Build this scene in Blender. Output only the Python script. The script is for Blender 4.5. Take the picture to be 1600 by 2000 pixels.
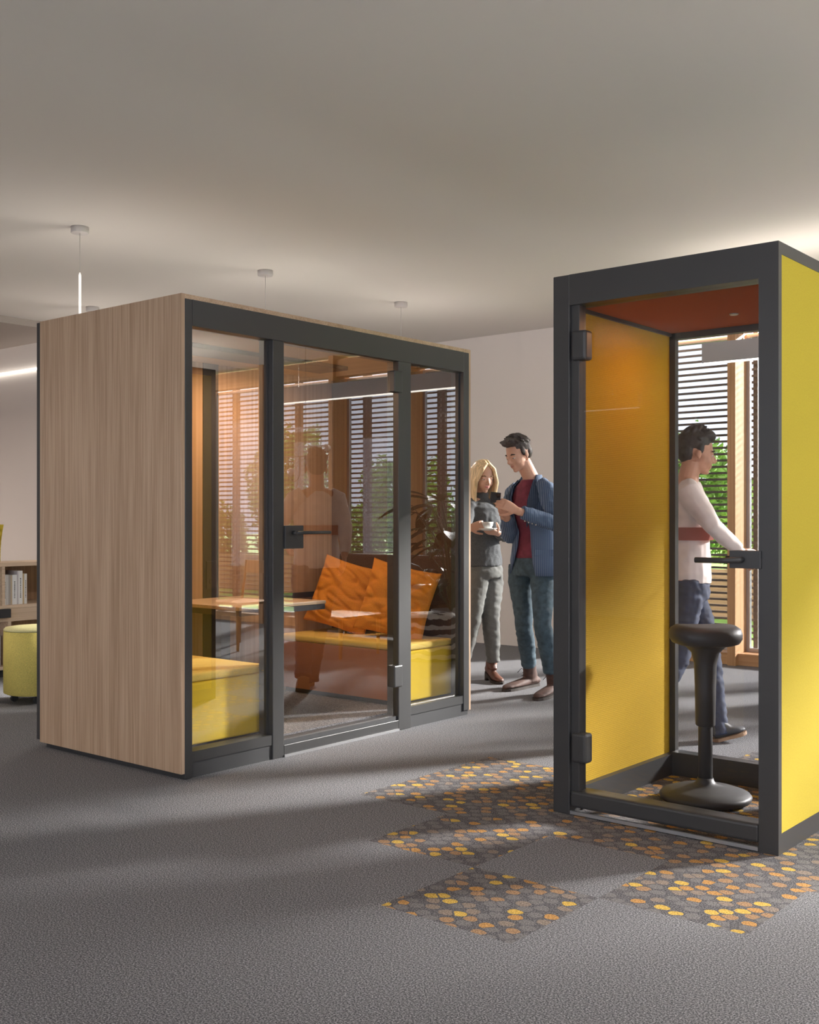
import bpy, bmesh, math, random
from mathutils import Vector, Matrix, noise
random.seed(7)
for o in list(bpy.data.objects): bpy.data.objects.remove(o, do_unlink=True)
S = bpy.context.scene
COL = S.collection
PI = math.pi

# ------------------------------------------------------------------ camera
FPX, HOR, EYE, YAW = 2151.0, 1012.0, 1.235, math.radians(39.6)
F = Vector((-math.sin(YAW), math.cos(YAW), 0)); R = Vector((math.cos(YAW), math.sin(YAW), 0)); U = Vector((0, 0, 1))
cam_d = bpy.data.cameras.new('camera'); cam = bpy.data.objects.new('camera', cam_d); COL.objects.link(cam)
cam.location = (0, 0, EYE); cam.rotation_euler = (PI/2, 0, YAW)
cam_d.sensor_fit = 'HORIZONTAL'; cam_d.sensor_width = 36; cam_d.lens = 36*FPX/1600; cam_d.shift_y = (HOR-1000)/1600
cam_d.clip_start = .05; cam_d.clip_end = 300
S.camera = cam
S.view_settings.view_transform = 'Standard'; S.view_settings.look = 'None'
S.view_settings.exposure = 0.6; S.view_settings.gamma = 1

# ------------------------------------------------------------------ world, sun
w = bpy.data.worlds.new('sky'); S.world = w; w.use_nodes = True
nt = w.node_tree; bg = nt.nodes['Background']
bg.inputs[0].default_value = (.83, .885, 1.0, 1); bg.inputs[1].default_value = 3.2
SUN_DIR = Vector((-.49, -.87, -.40)).normalized()
sd = bpy.data.lights.new('sun', 'SUN'); sd.energy = 52.0; sd.angle = math.radians(7); sd.color = (1, .96, .91)
so = bpy.data.objects.new('sun', sd); COL.objects.link(so); so.location = (3, 20, 12)
so.rotation_euler = (-SUN_DIR).to_track_quat('Z', 'Y').to_euler()
def portal(name, loc, direction, sx, sy):
    l = bpy.data.lights.new(name, 'AREA'); l.shape = 'RECTANGLE'; l.size = sx; l.size_y = sy; l.cycles.is_portal = True
    o = bpy.data.objects.new(name, l); COL.objects.link(o); o.location = loc
    o.rotation_euler = Vector(direction).to_track_quat('-Z', 'Y').to_euler(); return o
portal('daylight_portal', (0.4, 9.35, 1.5), (0, -1, 0), 11, 3)
portal('daylight_portal', (4.6, 5.3, 1.6), (-1, 0, 0), 7, 2.3)
portal('daylight_portal', (.2, -4.1, 1.65), (0, 1, 0), 9, 1.9)

# ------------------------------------------------------------------ materials
M = {}
def nodes(name):
    m = bpy.data.materials.new(name); m.use_nodes = True; n = m.node_tree
    b = n.nodes['Principled BSDF']; M[name] = m; return m, n, b
def mat(name, col, rough=.6, metal=0, spec=.5, bump=0, bscale=300, var=0, vscale=40, emit=None, es=0, stretch=None, sheen=0):
    m, n, b = nodes(name)
    b.inputs['Base Color'].default_value = (*col, 1); b.inputs['Roughness'].default_value = rough
    b.inputs['Metallic'].default_value = metal; b.inputs['Specular IOR Level'].default_value = spec
    if sheen: b.inputs['Sheen Weight'].default_value = sheen
    if emit: b.inputs['Emission Color'].default_value = (*emit, 1); b.inputs['Emission Strength'].default_value = es
    if bump or var:
        tc = n.nodes.new('ShaderNodeTexCoord'); mp = n.nodes.new('ShaderNodeMapping'); n.links.new(tc.outputs['Object'], mp.inputs[0])
        if stretch: mp.inputs['Scale'].default_value = stretch
    if bump:
        t = n.nodes.new('ShaderNodeTexNoise'); t.inputs['Scale'].default_value = bscale; t.inputs['Detail'].default_value = 2
        n.links.new(mp.outputs[0], t.inputs['Vector'])
        bn = n.nodes.new('ShaderNodeBump'); bn.inputs['Strength'].default_value = bump; bn.inputs['Distance'].default_value = .002
        n.links.new(t.outputs[0], bn.inputs['Height']); n.links.new(bn.outputs[0], b.inputs['Normal'])
    if var:
        t = n.nodes.new('ShaderNodeTexNoise'); t.inputs['Scale'].default_value = vscale; t.inputs['Detail'].default_value = 3
        n.links.new(mp.outputs[0], t.inputs['Vector'])
        r = n.nodes.new('ShaderNodeValToRGB'); r.color_ramp.elements[0].position = .3; r.color_ramp.elements[1].position = .7
        r.color_ramp.elements[0].color = (*[c*(1-var) for c in col], 1); r.color_ramp.elements[1].color = (*[min(1, c*(1+var)) for c in col], 1)
        n.links.new(t.outputs[0], r.inputs[0]); n.links.new(r.outputs[0], b.inputs['Base Color'])
    return m
def wood(name, c1, c2, scale, rough=.5, axis='Z', c3=None):
    m, n, b = nodes(name); b.inputs['Roughness'].default_value = rough; b.inputs['Specular IOR Level'].default_value = .3
    tc = n.nodes.new('ShaderNodeTexCoord'); mp = n.nodes.new('ShaderNodeMapping'); n.links.new(tc.outputs['Object'], mp.inputs[0])
    s = [scale]*3; s['XYZ'.index(axis)] = scale*.012; mp.inputs['Scale'].default_value = s
    t = n.nodes.new('ShaderNodeTexNoise'); t.inputs['Scale'].default_value = 1; t.inputs['Detail'].default_value = 3; n.links.new(mp.outputs[0], t.inputs['Vector'])
    mp2 = n.nodes.new('ShaderNodeMapping'); n.links.new(tc.outputs['Object'], mp2.inputs[0])
    s = [scale*.08]*3; s['XYZ'.index(axis)] = scale*.004; mp2.inputs['Scale'].default_value = s
    t2 = n.nodes.new('ShaderNodeTexNoise'); t2.inputs['Scale'].default_value = 1; t2.inputs['Detail'].default_value = 2; n.links.new(mp2.outputs[0], t2.inputs['Vector'])
    mx = n.nodes.new('ShaderNodeMath'); mx.operation = 'MULTIPLY_ADD'; mx.inputs[1].default_value = .65
    m3 = n.nodes.new('ShaderNodeMath'); m3.operation = 'MULTIPLY'; m3.inputs[1].default_value = .35
    n.links.new(t2.outputs[0], m3.inputs[0]); n.links.new(t.outputs[0], mx.inputs[0]); n.links.new(m3.outputs[0], mx.inputs[2])
    r = n.nodes.new('ShaderNodeValToRGB'); e = r.color_ramp.elements
    e[0].position = .36; e[0].color = (*c1, 1); e[1].position = .62; e[1].color = (*c2, 1)
    n.links.new(mx.outputs[0], r.inputs[0]); n.links.new(r.outputs[0], b.inputs['Base Color']); return m
def glass(name, tint, refl, rmax=1.0):
    m = bpy.data.materials.new(name); m.use_nodes = True; n = m.node_tree; n.nodes.clear(); M[name] = m
    out = n.nodes.new('ShaderNodeOutputMaterial'); tr = n.nodes.new('ShaderNodeBsdfTransparent'); gl = n.nodes.new('ShaderNodeBsdfGlossy')
    tr.inputs[0].default_value = (*tint, 1); gl.inputs['Roughness'].default_value = 0; gl.inputs[0].default_value = (1, 1, 1, 1)
    lw = n.nodes.new('ShaderNodeFresnel'); lw.inputs[0].default_value = 1.5
    ma = n.nodes.new('ShaderNodeMath'); ma.operation = 'MULTIPLY_ADD'; ma.inputs[1].default_value = rmax; ma.inputs[2].default_value = refl; ma.use_clamp = True
    # only the outer skin of each side mirrors: a ray leaving the pane through its far skin passes straight on
    ge = n.nodes.new('ShaderNodeNewGeometry'); iv = n.nodes.new('ShaderNodeMath'); iv.operation = 'SUBTRACT'; iv.inputs[0].default_value = 1; n.links.new(ge.outputs['Backfacing'], iv.inputs[1])
    mk = n.nodes.new('ShaderNodeMath'); mk.operation = 'MULTIPLY'; n.links.new(ma.outputs[0], mk.inputs[0]); n.links.new(iv.outputs[0], mk.inputs[1])
    mx = n.nodes.new('ShaderNodeMixShader'); n.links.new(lw.outputs[0], ma.inputs[0]); n.links.new(mk.outputs[0], mx.inputs[0])
    n.links.new(tr.outputs[0], mx.inputs[1]); n.links.new(gl.outputs[0], mx.inputs[2]); n.links.new(mx.outputs[0], out.inputs[0]); return m
def fabric(name, col, cell=.004, depth=.25, rough=.9, var=.12):
    m, n, b = nodes(name); b.inputs['Roughness'].default_value = rough; b.inputs['Specular IOR Level'].default_value = .15
    tc = n.nodes.new('ShaderNodeTexCoord')
    t = n.nodes.new('ShaderNodeTexNoise'); t.inputs['Scale'].default_value = 1/cell; t.inputs['Detail'].default_value = 1; n.links.new(tc.outputs['Object'], t.inputs['Vector'])
    r = n.nodes.new('ShaderNodeValToRGB'); e = r.color_ramp.elements; e[0].position = .35; e[1].position = .65
    e[0].color = (*[c*(1-var) for c in col], 1); e[1].color = (*[min(1, c*(1+var)) for c in col], 1)
    n.links.new(t.outputs[0], r.inputs[0]); n.links.new(r.outputs[0], b.inputs['Base Color'])
    bn = n.nodes.new('ShaderNodeBump'); bn.inputs['Strength'].default_value = depth; bn.inputs['Distance'].default_value = .002
    n.links.new(t.outputs[0], bn.inputs['Height']); n.links.new(bn.outputs[0], b.inputs['Normal']); return m
def ribbed(name, col):
    m = fabric(name, col, .004, .15); n = m.node_tree; b = n.nodes['Principled BSDF']
    tc = n.nodes.new('ShaderNodeTexCoord'); wv = n.nodes.new('ShaderNodeTexWave'); wv.bands_direction = 'Z'; wv.inputs['Scale'].default_value = 38
    wv.inputs['Distortion'].default_value = .6; wv.inputs['Detail'].default_value = 1; wv.inputs['Detail Scale'].default_value = 8
    n.links.new(tc.outputs['Object'], wv.inputs['Vector']); bn = n.nodes.new('ShaderNodeBump'); bn.inputs['Strength'].default_value = .18; bn.inputs['Distance'].default_value = .003
    n.links.new(wv.outputs[0], bn.inputs['Height']); n.links.new(bn.outputs[0], b.inputs['Normal']); return m

def carpet(name, pebble=False):
    m, n, b = nodes(name); b.inputs['Roughness'].default_value = .95; b.inputs['Specular IOR Level'].default_value = .1
    L = n.links.new
    tc = n.nodes.new('ShaderNodeTexCoord')
    t = n.nodes.new('ShaderNodeTexNoise'); t.inputs['Scale'].default_value = 195; t.inputs['Detail'].default_value = 4; t.inputs['Roughness'].default_value = .8; L(tc.outputs['Object'], t.inputs['Vector'])
    r = n.nodes.new('ShaderNodeValToRGB'); e = r.color_ramp.elements
    e[0].position = .41; e[0].color = (.050, .056, .06, 1); e[1].position = .61; e[1].color = (.40, .395, .41, 1)
    em = e.new(.5); em.color = (.148, .145, .152, 1)
    L(t.outputs[0], r.inputs[0]); last = r.outputs[0]
    if pebble:
        mp = n.nodes.new('ShaderNodeMapping'); L(tc.outputs['Object'], mp.inputs[0]); mp.inputs['Rotation'].default_value = (0, 0, .7); mp.inputs['Scale'].default_value = (16.5, 20, 1)
        dn = n.nodes.new('ShaderNodeTexNoise'); dn.inputs['Scale'].default_value = 1.1; L(mp.outputs[0], dn.inputs['Vector'])
        ad = n.nodes.new('ShaderNodeMixRGB'); ad.blend_type = 'ADD'; ad.inputs[0].default_value = .35; L(mp.outputs[0], ad.inputs[1]); L(dn.outputs['Color'], ad.inputs[2])
        v = n.nodes.new('ShaderNodeTexVoronoi'); v.voronoi_dimensions = '2D'; v.inputs['Scale'].default_value = 1; v.inputs['Randomness'].default_value = .62; L(ad.outputs[0], v.inputs['Vector'])
        ve = n.nodes.new('ShaderNodeTexVoronoi'); ve.voronoi_dimensions = '2D'; ve.feature = 'DISTANCE_TO_EDGE'; ve.inputs['Scale'].default_value = 1; ve.inputs['Randomness'].default_value = .62; L(ad.outputs[0], ve.inputs['Vector'])
        sp = n.nodes.new('ShaderNodeSeparateColor'); L(v.outputs['Color'], sp.inputs[0])
        cr = n.nodes.new('ShaderNodeValToRGB'); cr.color_ramp.interpolation = 'CONSTANT'; ce = cr.color_ramp.elements
        ce[0].position = 0; ce[0].color = (.17, .16, .16, 1); ce[1].position = .46; ce[1].color = (.24, .19, .155, 1)
        for p, c in ((.60, (.33, .20, .11)), (.76, (.44, .235, .08)), (.90, (.55, .36, .08))):
            x = ce.new(p); x.color = (*c, 1)
        L(sp.outputs[0], cr.inputs[0])
        # modulate with pile noise
        mm = n.nodes.new('ShaderNodeMapRange'); mm.inputs[1].default_value = .38; mm.inputs[2].default_value = .64; mm.inputs[3].default_value = .35; mm.inputs[4].default_value = 1.65; L(t.outputs[0], mm.inputs[0])
        mu = n.nodes.new('ShaderNodeVectorMath'); mu.operation = 'SCALE'; L(cr.outputs[0], mu.inputs[0]); L(mm.outputs[0], mu.inputs['Scale'])
        # pebble shape: round (F1 distance) and away from the edge
        lt = n.nodes.new('ShaderNodeMath'); lt.operation = 'LESS_THAN'; lt.inputs[1].default_value = .42; L(v.outputs['Distance'], lt.inputs[0])
        gt = n.nodes.new('ShaderNodeMath'); gt.operation = 'GREATER_THAN'; gt.inputs[1].default_value = .05; L(ve.outputs['Distance'], gt.inputs[0])
        an = n.nodes.new('ShaderNodeMath'); an.operation = 'MULTIPLY'; L(lt.outputs[0], an.inputs[0]); L(gt.outputs[0], an.inputs[1])
        dk = n.nodes.new('ShaderNodeMixRGB'); dk.blend_type = 'MULTIPLY'; dk.inputs[0].default_value = 1; L(last, dk.inputs[1]); dk.inputs[2].default_value = (.62, .60, .60, 1)
        mx = n.nodes.new('ShaderNodeMixRGB'); L(an.outputs[0], mx.inputs[0]); L(dk.outputs[0], mx.inputs[1]); L(mu.outputs[0], mx.inputs[2]); last = mx.outputs[0]
    L(last, b.inputs['Base Color'])
    bn = n.nodes.new('ShaderNodeBump'); bn.inputs['Strength'].default_value = .35; bn.inputs['Distance'].default_value = .003
    L(t.outputs[0], bn.inputs['Height']); L(bn.outputs[0], b.inputs['Normal']); return m

carpet('carpet'); carpet('carpet_pebble', True)
mat('ceiling', (.67, .63, .59), .9, spec=.1, bump=.05, bscale=60)
mat('wall', (.68, .625, .59), .9, spec=.1, bump=.05, bscale=80)
mat('shaded_soffit', (.36, .31, .28), .9, spec=.1)  # shade on the alcove ceiling put into a darker taupe
mat('black_metal', (.040, .0395, .040), .42, metal=0, spec=.5)
mat('black_matte', (.045, .045, .047), .6, spec=.3)
mat('stool_black', (.05, .048, .048), .5, spec=.4)
mat('silver', (.45, .45, .46), .35, metal=.7)
wood('pod_oak', (.37, .245, .155), (.56, .405, .28), 210)
wood('pod_oak_top', (.37, .245, .155), (.56, .405, .28), 210, axis='X')
wood('inner_oak', (.33, .20, .11), (.50, .33, .20), 60)
wood('table_oak', (.50, .36, .23), (.64, .49, .33), 60, .35, 'Y')
wood('frame_wood', (.38, .19, .08), (.58, .33, .16), 40)
wood('frame_wood_x', (.38, .19, .08), (.58, .33, .16), 40, axis='X')
wood('shelf_wood', (.55, .40, .27), (.74, .58, .43), 60, axis='Y')
wood('slat_wood', (.085, .068, .062), (.12, .10, .09), 60, axis='X')
wood('chair_wood', (.42, .20, .06), (.55, .29, .10), 60)
wood('planter_wood', (.30, .17, .09), (.46, .28, .16), 20, axis='X')
fabric('yellow_fabric', (.47, .36, .04), .005, .12, var=.05)
ribbed('yellow_ribbed', (.50, .32, .028))
fabric('rust_ceiling', (.42, .11, .035), .004, .2, var=.06)
fabric('bench_yellow', (.76, .54, .045), .006, .08, var=.03)
fabric('bench_yellow_shade', (.40, .165, .07), .006, .08, var=.03)  # yellow bench fabric with its shade put into an orange-brown colour
fabric('bench_top', (.80, .60, .16), .006, .1, var=.04)
fabric('ottoman_yellow', (.72, .60, .17), .0028, .5, var=.22)
fabric('ottoman_top', (.75, .70, .36), .005, .4, var=.1)
fabric('pillow_orange', (.66, .27, .035), .0035, .35, var=.14)
fabric('brown_felt', (.085, .05, .033), .004, .3, var=.35)
fabric('beige_felt', (.42, .31, .19), .003, .3, var=.2)
mat('pebble_trim', (.1, .1, .1))
glass('pod_glass', (.96, .96, .965), .175, 1)
glass('booth_glass', (.96, .96, .965), .0, .6)
glass('window_glass', (.595, .60, .605), .02, .8)
mat('lamp_body', (.42, .39, .37), .5)
mat('led', (1, 1, 1), .5, emit=(1, .95, .86), es=2.2)
mat('canopy', (.50, .46, .44), .5)
mat('lamp_globe', (.75, .75, .78), .15, metal=.6)
mat('dark_steel', (.09, .07, .06), .4, metal=.5)
mat('white_ceramic', (.75, .76, .74), .2)
mat('lawn', (.22, .42, .06), .9, var=.4, vscale=3)
mat('paving', (.45, .42, .38), .9)
mat('bark', (.12, .08, .05), .9, var=.3, vscale=20)
for i, c in enumerate(((.20, .36, .05), (.30, .46, .07), (.12, .26, .05), (.05, .085, .03))):
    m = mat('leaf_%d' % i, c, .6, var=.35, vscale=9); m.node_tree.nodes['Principled BSDF'].inputs['Subsurface Weight'].default_value = 0

# ------------------------------------------------------------------ helpers
ORG = {}
def link(o): COL.objects.link(o); return o
def tag(o, label=None, cat=None, group=None, kind=None):
    if label: o['label'] = label
    if cat: o['category'] = cat
    if group: o['group'] = group
    if kind: o['kind'] = kind
    return o
def empty(name, loc, label, cat, group=None, kind=None):
    o = bpy.data.objects.new(name, None); o.empty_display_size = .1; link(o); o.location = loc; ORG[o.name] = Vector(loc)
    return tag(o, label, cat, group, kind)
def W(px, py, d):
    t = (px-800)/FPX; v = F*d + R*(t*d); return Vector((v.x, v.y, EYE-(py-HOR)*d/FPX))
def G(px, py): return W(px, py, FPX*EYE/(py-HOR))
def yx(px, x):      # world y on the plane x=const seen at px
    t = (px-800)/FPX; v = F+R*t; return x/v.x*v.y
def xy(px, y):
    t = (px-800)/FPX; v = F+R*t; return y/v.y*v.x
class MB:
    def __init__(s): s.b = bmesh.new()
    def box(s, x0, x1, y0, y1, z0, z1, mi=0):
        v = [s.b.verts.new((x, y, z)) for x in (x0, x1) for y in (y0, y1) for z in (z0, z1)]
        for f in ((0, 1, 3, 2), (4, 6, 7, 5), (0, 4, 5, 1), (2, 3, 7, 6), (0, 2, 6, 4), (1, 5, 7, 3)):
            fc = s.b.faces.new([v[i] for i in f]); fc.material_index = mi
        return s
    def obox(s, c, a, b_, c_):   # oriented box, half-axis vectors
        c = Vector(c); v = [s.b.verts.new(c+a*i+b_*j+c_*k) for i in (-1, 1) for j in (-1, 1) for k in (-1, 1)]
        for f in ((0, 1, 3, 2), (4, 6, 7, 5), (0, 4, 5, 1), (2, 3, 7, 6), (0, 2, 6, 4), (1, 5, 7, 3)): s.b.faces.new([v[i] for i in f])
        return s
    def tube(s, pts, rad, n=14, ref=None, caps=True, smooth=True):
        pts = [Vector(p) for p in pts]; rings = []
        if not isinstance(rad, (list, tuple)): rad = [rad]*len(pts)
        prev = None
        for i, p in enumerate(pts):
            t = (pts[min(i+1, len(pts)-1)]-pts[max(i-1, 0)])
            if t.length < 1e-9: t = Vector((0, 0, 1))
            t.normalize()
            if ref is not None: a = Vector(ref)-t*Vector(ref).dot(t)
            elif prev is not None: a = prev-t*prev.dot(t)
            else: a = t.orthogonal()
            if a.length < 1e-6: a = t.orthogonal()
            a.normalize(); prev = a; b = t.cross(a)
            ra, rb = (rad[i] if isinstance(rad[i], (list, tuple)) else (rad[i], rad[i]))
            rings.append([s.b.verts.new(p+a*(ra*math.cos(2*PI*k/n))+b*(rb*math.sin(2*PI*k/n))) for k in range(n)])
        for i in range(len(rings)-1):
            for k in range(n):
                f = s.b.faces.new((rings[i][k], rings[i][(k+1) % n], rings[i+1][(k+1) % n], rings[i+1][k])); f.smooth = smooth
        if caps:
            s.b.faces.new(list(reversed(rings[0]))); s.b.faces.new(rings[-1])
        return s
    def ell(s, c, ax, ay=None, az=None, n=16):
        c = Vector(c)
        if not isinstance(ax, Vector): ax, ay, az = Vector((ax, 0, 0)), Vector((0, ay if ay else ax, 0)), Vector((0, 0, az if az else ax))
        m = n//2; top = s.b.verts.new(c+az); bot = s.b.verts.new(c-az); rings = []
        for i in range(1, m):
            th = PI*i/m
            rings.append([s.b.verts.new(c+az*math.cos(th)+(ax*math.cos(2*PI*k/n)+ay*math.sin(2*PI*k/n))*math.sin(th)) for k in range(n)])
        fs = []
        for k in range(n):
            fs.append(s.b.faces.new((top, rings[0][k], rings[0][(k+1) % n])))
            fs.append(s.b.faces.new((bot, rings[-1][(k+1) % n], rings[-1][k])))
            for i in range(len(rings)-1): fs.append(s.b.faces.new((rings[i][k], rings[i+1][k], rings[i+1][(k+1) % n], rings[i][(k+1) % n])))
        for f in fs: f.smooth = True
        return s
    def lathe(s, c, prof, n=40):
        c = Vector(c); rings = []
        for r, z in prof: rings.append([s.b.verts.new(c+Vector((r*math.cos(2*PI*k/n), r*math.sin(2*PI*k/n), z))) for k in range(n)])
        for i in range(len(rings)-1):
            for k in range(n):
                f = s.b.faces.new((rings[i][k], rings[i][(k+1) % n], rings[i+1][(k+1) % n], rings[i+1][k])); f.smooth = True
        s.b.faces.new(list(reversed(rings[0]))); s.b.faces.new(rings[-1]); return s
    def build(s, name, mt, parent=None, bevel=0, seg=2, voxel=0, smooth_it=0, base=None):
        bmesh.ops.recalc_face_normals(s.b, faces=s.b.faces)
        me = bpy.data.meshes.new(name); s.b.to_mesh(me); s.b.free()
        mts = mt if isinstance(mt, (list, tuple)) else [mt]
        if voxel:
            tmp = bpy.data.objects.new('tmp', me); link(tmp)
            md = tmp.modifiers.new('r', 'REMESH'); md.mode = 'VOXEL'; md.voxel_size = voxel; md.use_smooth_shade = True
            if smooth_it: ms = tmp.modifiers.new('s', 'SMOOTH'); ms.factor = .5; ms.iterations = smooth_it
            dg = bpy.context.evaluated_depsgraph_get(); dg.update()
            me2 = bpy.data.meshes.new_from_object(tmp.evaluated_get(dg)); bpy.data.objects.remove(tmp); me = me2; me.name = name
            for p in me.polygons: p.use_smooth = True
        for q in mts: me.materials.append(M[q])
        o = bpy.data.objects.new(name, me); link(o)
        if parent is not None:
            org = ORG[parent.name]; o.parent = parent
        else:
            if base is None:
                vs = [v.co for v in me.vertices]
                org = Vector(((min(v.x for v in vs)+max(v.x for v in vs))/2, (min(v.y for v in vs)+max(v.y for v in vs))/2, min(v.z for v in vs)))
            else: org = Vector(base)
            o.location = org
        me.transform(Matrix.Translation(-org)); ORG[o.name] = org
        if bevel:
            bv = o.modifiers.new('bevel', 'BEVEL'); bv.width = bevel; bv.segments = seg; bv.limit_method = 'ANGLE'; bv.harden_normals = False
            for p in me.polygons: p.use_smooth = False
        return o
def struct(o): o['kind'] = 'structure'; return o
def copy_tree(o, parent=None):
    c = o.copy(); link(c)
    if parent: c.parent = parent
    for ch in [q for q in bpy.data.objects if q.parent == o]: copy_tree(ch, c)
    return c

# ------------------------------------------------------------------ the room
CZ = 3.03; BY = 8.85
# floor: carpet tiles, some of them patterned with pebbles
m = MB(); T = .5; X0, Y0 = -3.31, 2.65
on = {(0, 2), (0, 3), (1, 1), (1, 2), (1, 3), (2, 0), (2, 2), (2, 3), (3, 1), (3, 2), (3, 3), (4, 2), (4, 3), (4, 4), (2, 4), (3, 4), (2, 5), (1, 4), (3, 6)}
b = m.b; NX0, NX1, NY0, NY1 = -20, 16, -14, 13
def quad(x0, x1, y0, y1, mi):
    f = b.faces.new([b.verts.new(p) for p in ((x0, y0, 0), (x1, y0, 0), (x1, y1, 0), (x0, y1, 0))]); f.material_index = mi
quad(-14, 5, -4.5, Y0, 0); quad(-14, 5, Y0+7*T, 9.15, 0); quad(-14, X0, Y0, Y0+7*T, 0); quad(X0+5*T, 5, Y0, Y0+7*T, 0)
for i in range(5):
    for j in range(7): quad(X0+i*T, X0+(i+1)*T, Y0+j*T, Y0+(j+1)*T, 1 if (i, j) in on else 0)
m.b.normal_update()
fl = m.build('floor', ['carpet', 'carpet_pebble'], base=(0, 0, 0)); struct(fl)
if fl.data.polygons[0].normal.z < 0: fl.data.flip_normals()
struct(MB().box(-14, 5, -4.5, 9.15, CZ, CZ+.2).build('ceiling', 'ceiling'))
struct(MB().box(-14, -9, -4.5, 6.04, CZ-.06, CZ).build('trim_1', 'shaded_soffit'))
struct(MB().box(-9.0, -4.95, BY, BY+.3, 0, CZ).build('wall_back', 'wall'))
struct(MB().box(-14, -9.0, 6.04, 6.3, 0, CZ).box(-9.2, -9.0, 6.3, BY, 0, CZ).build('wall_alcove', 'wall'))
struct(MB().box(-14.2, -14, -4.5, 6.3, 0, CZ).build('wall_left', 'wall'))
# unseen sides right and behind the camera, openings shaped for daylight and glass reflections
struct(MB().box(4.6, 4.8, -4.5, 9.15, 0, .5).box(4.6, 4.8, -4.5, 9.15, 2.75, CZ).box(4.6, 4.8, -4.5, 1.8, .5, 2.75).build('wall_right', 'wall'))
struct(MB().box(-14, 4.8, -4.5, -4.3, 0, .7).box(-14, 4.8, -4.5, -4.3, 2.6, CZ).box(-14, -4.3, -4.5, -4.3, .7, 2.6).build('wall_front', 'wall'))
led = MB().box(-14, -9.02, 6.0, 6.035, 2.70, 2.715).build('light_strip', 'led'); tag(led, 'thin glowing white light line along the alcove wall at far left', 'light')

# window wall
MULL = [-4.95, -3.80, -2.39, -.98, .13, 1.24, 2.35, 3.46, 4.57]
ztop, zbot = 2.80, .10
wn = 0
for i in range(len(MULL)-1):
    a, c = MULL[i], MULL[i+1]; wn += 1
    e = empty('window_%d' % wn, ((a+c)/2, BY+.1, 0), None, None, kind='structure')
    MB().box(a-.035, a+.035, BY-.03, BY+.24, 0, CZ).build('post', 'frame_wood', e)
    MB().box(a+.035, c-.035, BY+.02, BY+.16, ztop, CZ-.04).build('head_beam', 'frame_wood_x', e)
    MB().box(a+.035, c-.035, BY+.02, BY+.26, 0, zbot).build('window_sill', 'frame_wood_x', e, .004)
    s_ = MB()
    for q in (a+.035, c-.065): s_.box(q, q+.03, BY+.2, BY+.24, zbot, ztop)
    s_.box(a+.065, c-.065, BY+.2, BY+.24, zbot, zbot+.03).box(a+.065, c-.065, BY+.2, BY+.24, ztop-.03, ztop)
    s_.build('window_frame', 'silver', e)
    MB().box(a+.065, c-.065, BY+.216, BY+.222, zbot+.03, ztop-.03).build('pane', 'window_glass', e)
# exterior slatted screens
for i in range(len(MULL)-1):
    a, c = MULL[i], MULL[i+1]
    s_ = MB(); z = .16
    while z < 2.86:
        s_.box(a+.01, c-.01, BY+.535, BY+.55, z, z+.02); z += .0565
    o = s_.build('slatted_screen', 'slat_wood', base=((a+c)/2, BY+.54, 0))
    tag(o, 'dark horizontal timber slats of the sun screen outside the windows', 'screen', 'slatted sun screens outside the window wall')
    f_ = MB()
    for q in (a+.012, c-.052): f_.box(q, q+.04, BY+.56, BY+.6, -.1, 2.95)
    ORG[o.name] = Vector(((a+c)/2, BY+.54, 0)); f_.build('screen_post', 'slat_wood', o)

# ------------------------------------------------------------------ outdoors
struct(MB().box(-60, 60, 9.15, 90, -.3, -.1).build('ground_lawn', 'lawn'))
struct(MB().box(-14, 12, 9.15, 10.4, -.1, -.02).build('terrace', 'paving'))
def leaves(center, rad, n, size, seed, flat=0):
    rnd = random.Random(seed); vs, fs = [], []
    for _ in range(n):
        while True:
            p = Vector([rnd.uniform(-1, 1) for _ in range(3)])
            if .35 < p.length < 1: break
        p = p.normalized()*(p.length**.5)
        k = .78+.35*noise.noise(p*2.3+Vector((seed, 0, 0)))+.25*noise.noise(p*5.1+Vector((0, seed, 0)))
        q = Vector((p.x*rad[0], p.y*rad[1], p.z*rad[2]))*k+Vector(center)
        a = Vector([rnd.gauss(0, 1) for _ in range(3)]).normalized(); b_ = a.orthogonal().normalized(); s = size*rnd.uniform(.6, 1.3); i = len(vs)
        nrm = a.cross(b_)*s*.18
        vs += [q-a*s, q+b_*s*.45+nrm, q+a*s, q-b_*s*.45+nrm]; fs.append((i, i+1, i+2, i+3))
    return vs, fs
def crown(name, parent, center, rad, n, size, seed, mt):
    org = ORG[parent.name]; vs, fs = leaves(center, rad, n, size, seed)
    me = bpy.data.meshes.new(name); me.from_pydata([v-org for v in vs], [], fs); me.materials.append(M[mt])
    o = bpy.data.objects.new(name, me); link(o); o.parent = parent; ORG[o.name] = org; return o
trees = [(-8.2, 17.2, 2.7, 0, 'round bright green tree outside, behind the walking man and the booth glass'), (-5.2, 17.4, 2.3, 1, 'low yellow green tree outside, seen at the booth right edge window'),
         (3.2, 17.0, 3.5, 0, 'tall narrow green tree mirrored in the right pane of the meeting pod'), (6.2, 17.4, 2.7, 1, 'broad light green tree mirrored in the middle pane of the meeting pod'),
         (9.6, 17.5, 3.5, 0, 'tall amber tinted tree mirrored beside the door handle of the meeting pod'), (-11.5, 17.4, 2.4, 2, 'dark green tree outside at the left end of the garden')]
for i, (x, y, h, k, lab) in enumerate(trees):
    e = empty('garden_tree', (x, y, -.1), lab, 'tree', 'trees in the garden')
    MB().tube([(x, y, -.1), (x+.05, y, h*.35), (x-.03, y, h*.6)], [.1, .08, .05]).build('trunk', 'bark', e)
    crown('foliage', e, (x, y, h*.56), (1.25, 1.0, h*.47), 5200, .085, i+3, 'leaf_%d' % k)
pl = empty('timber_planter', (-2, 14.2, -.1), 'long low timber planter wall at the far side of the lawn', 'planter')
MB().box(-14, 12, 14.0, 14.08, -.1, .55).build('front_boards', 'planter_wood', pl)
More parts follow.
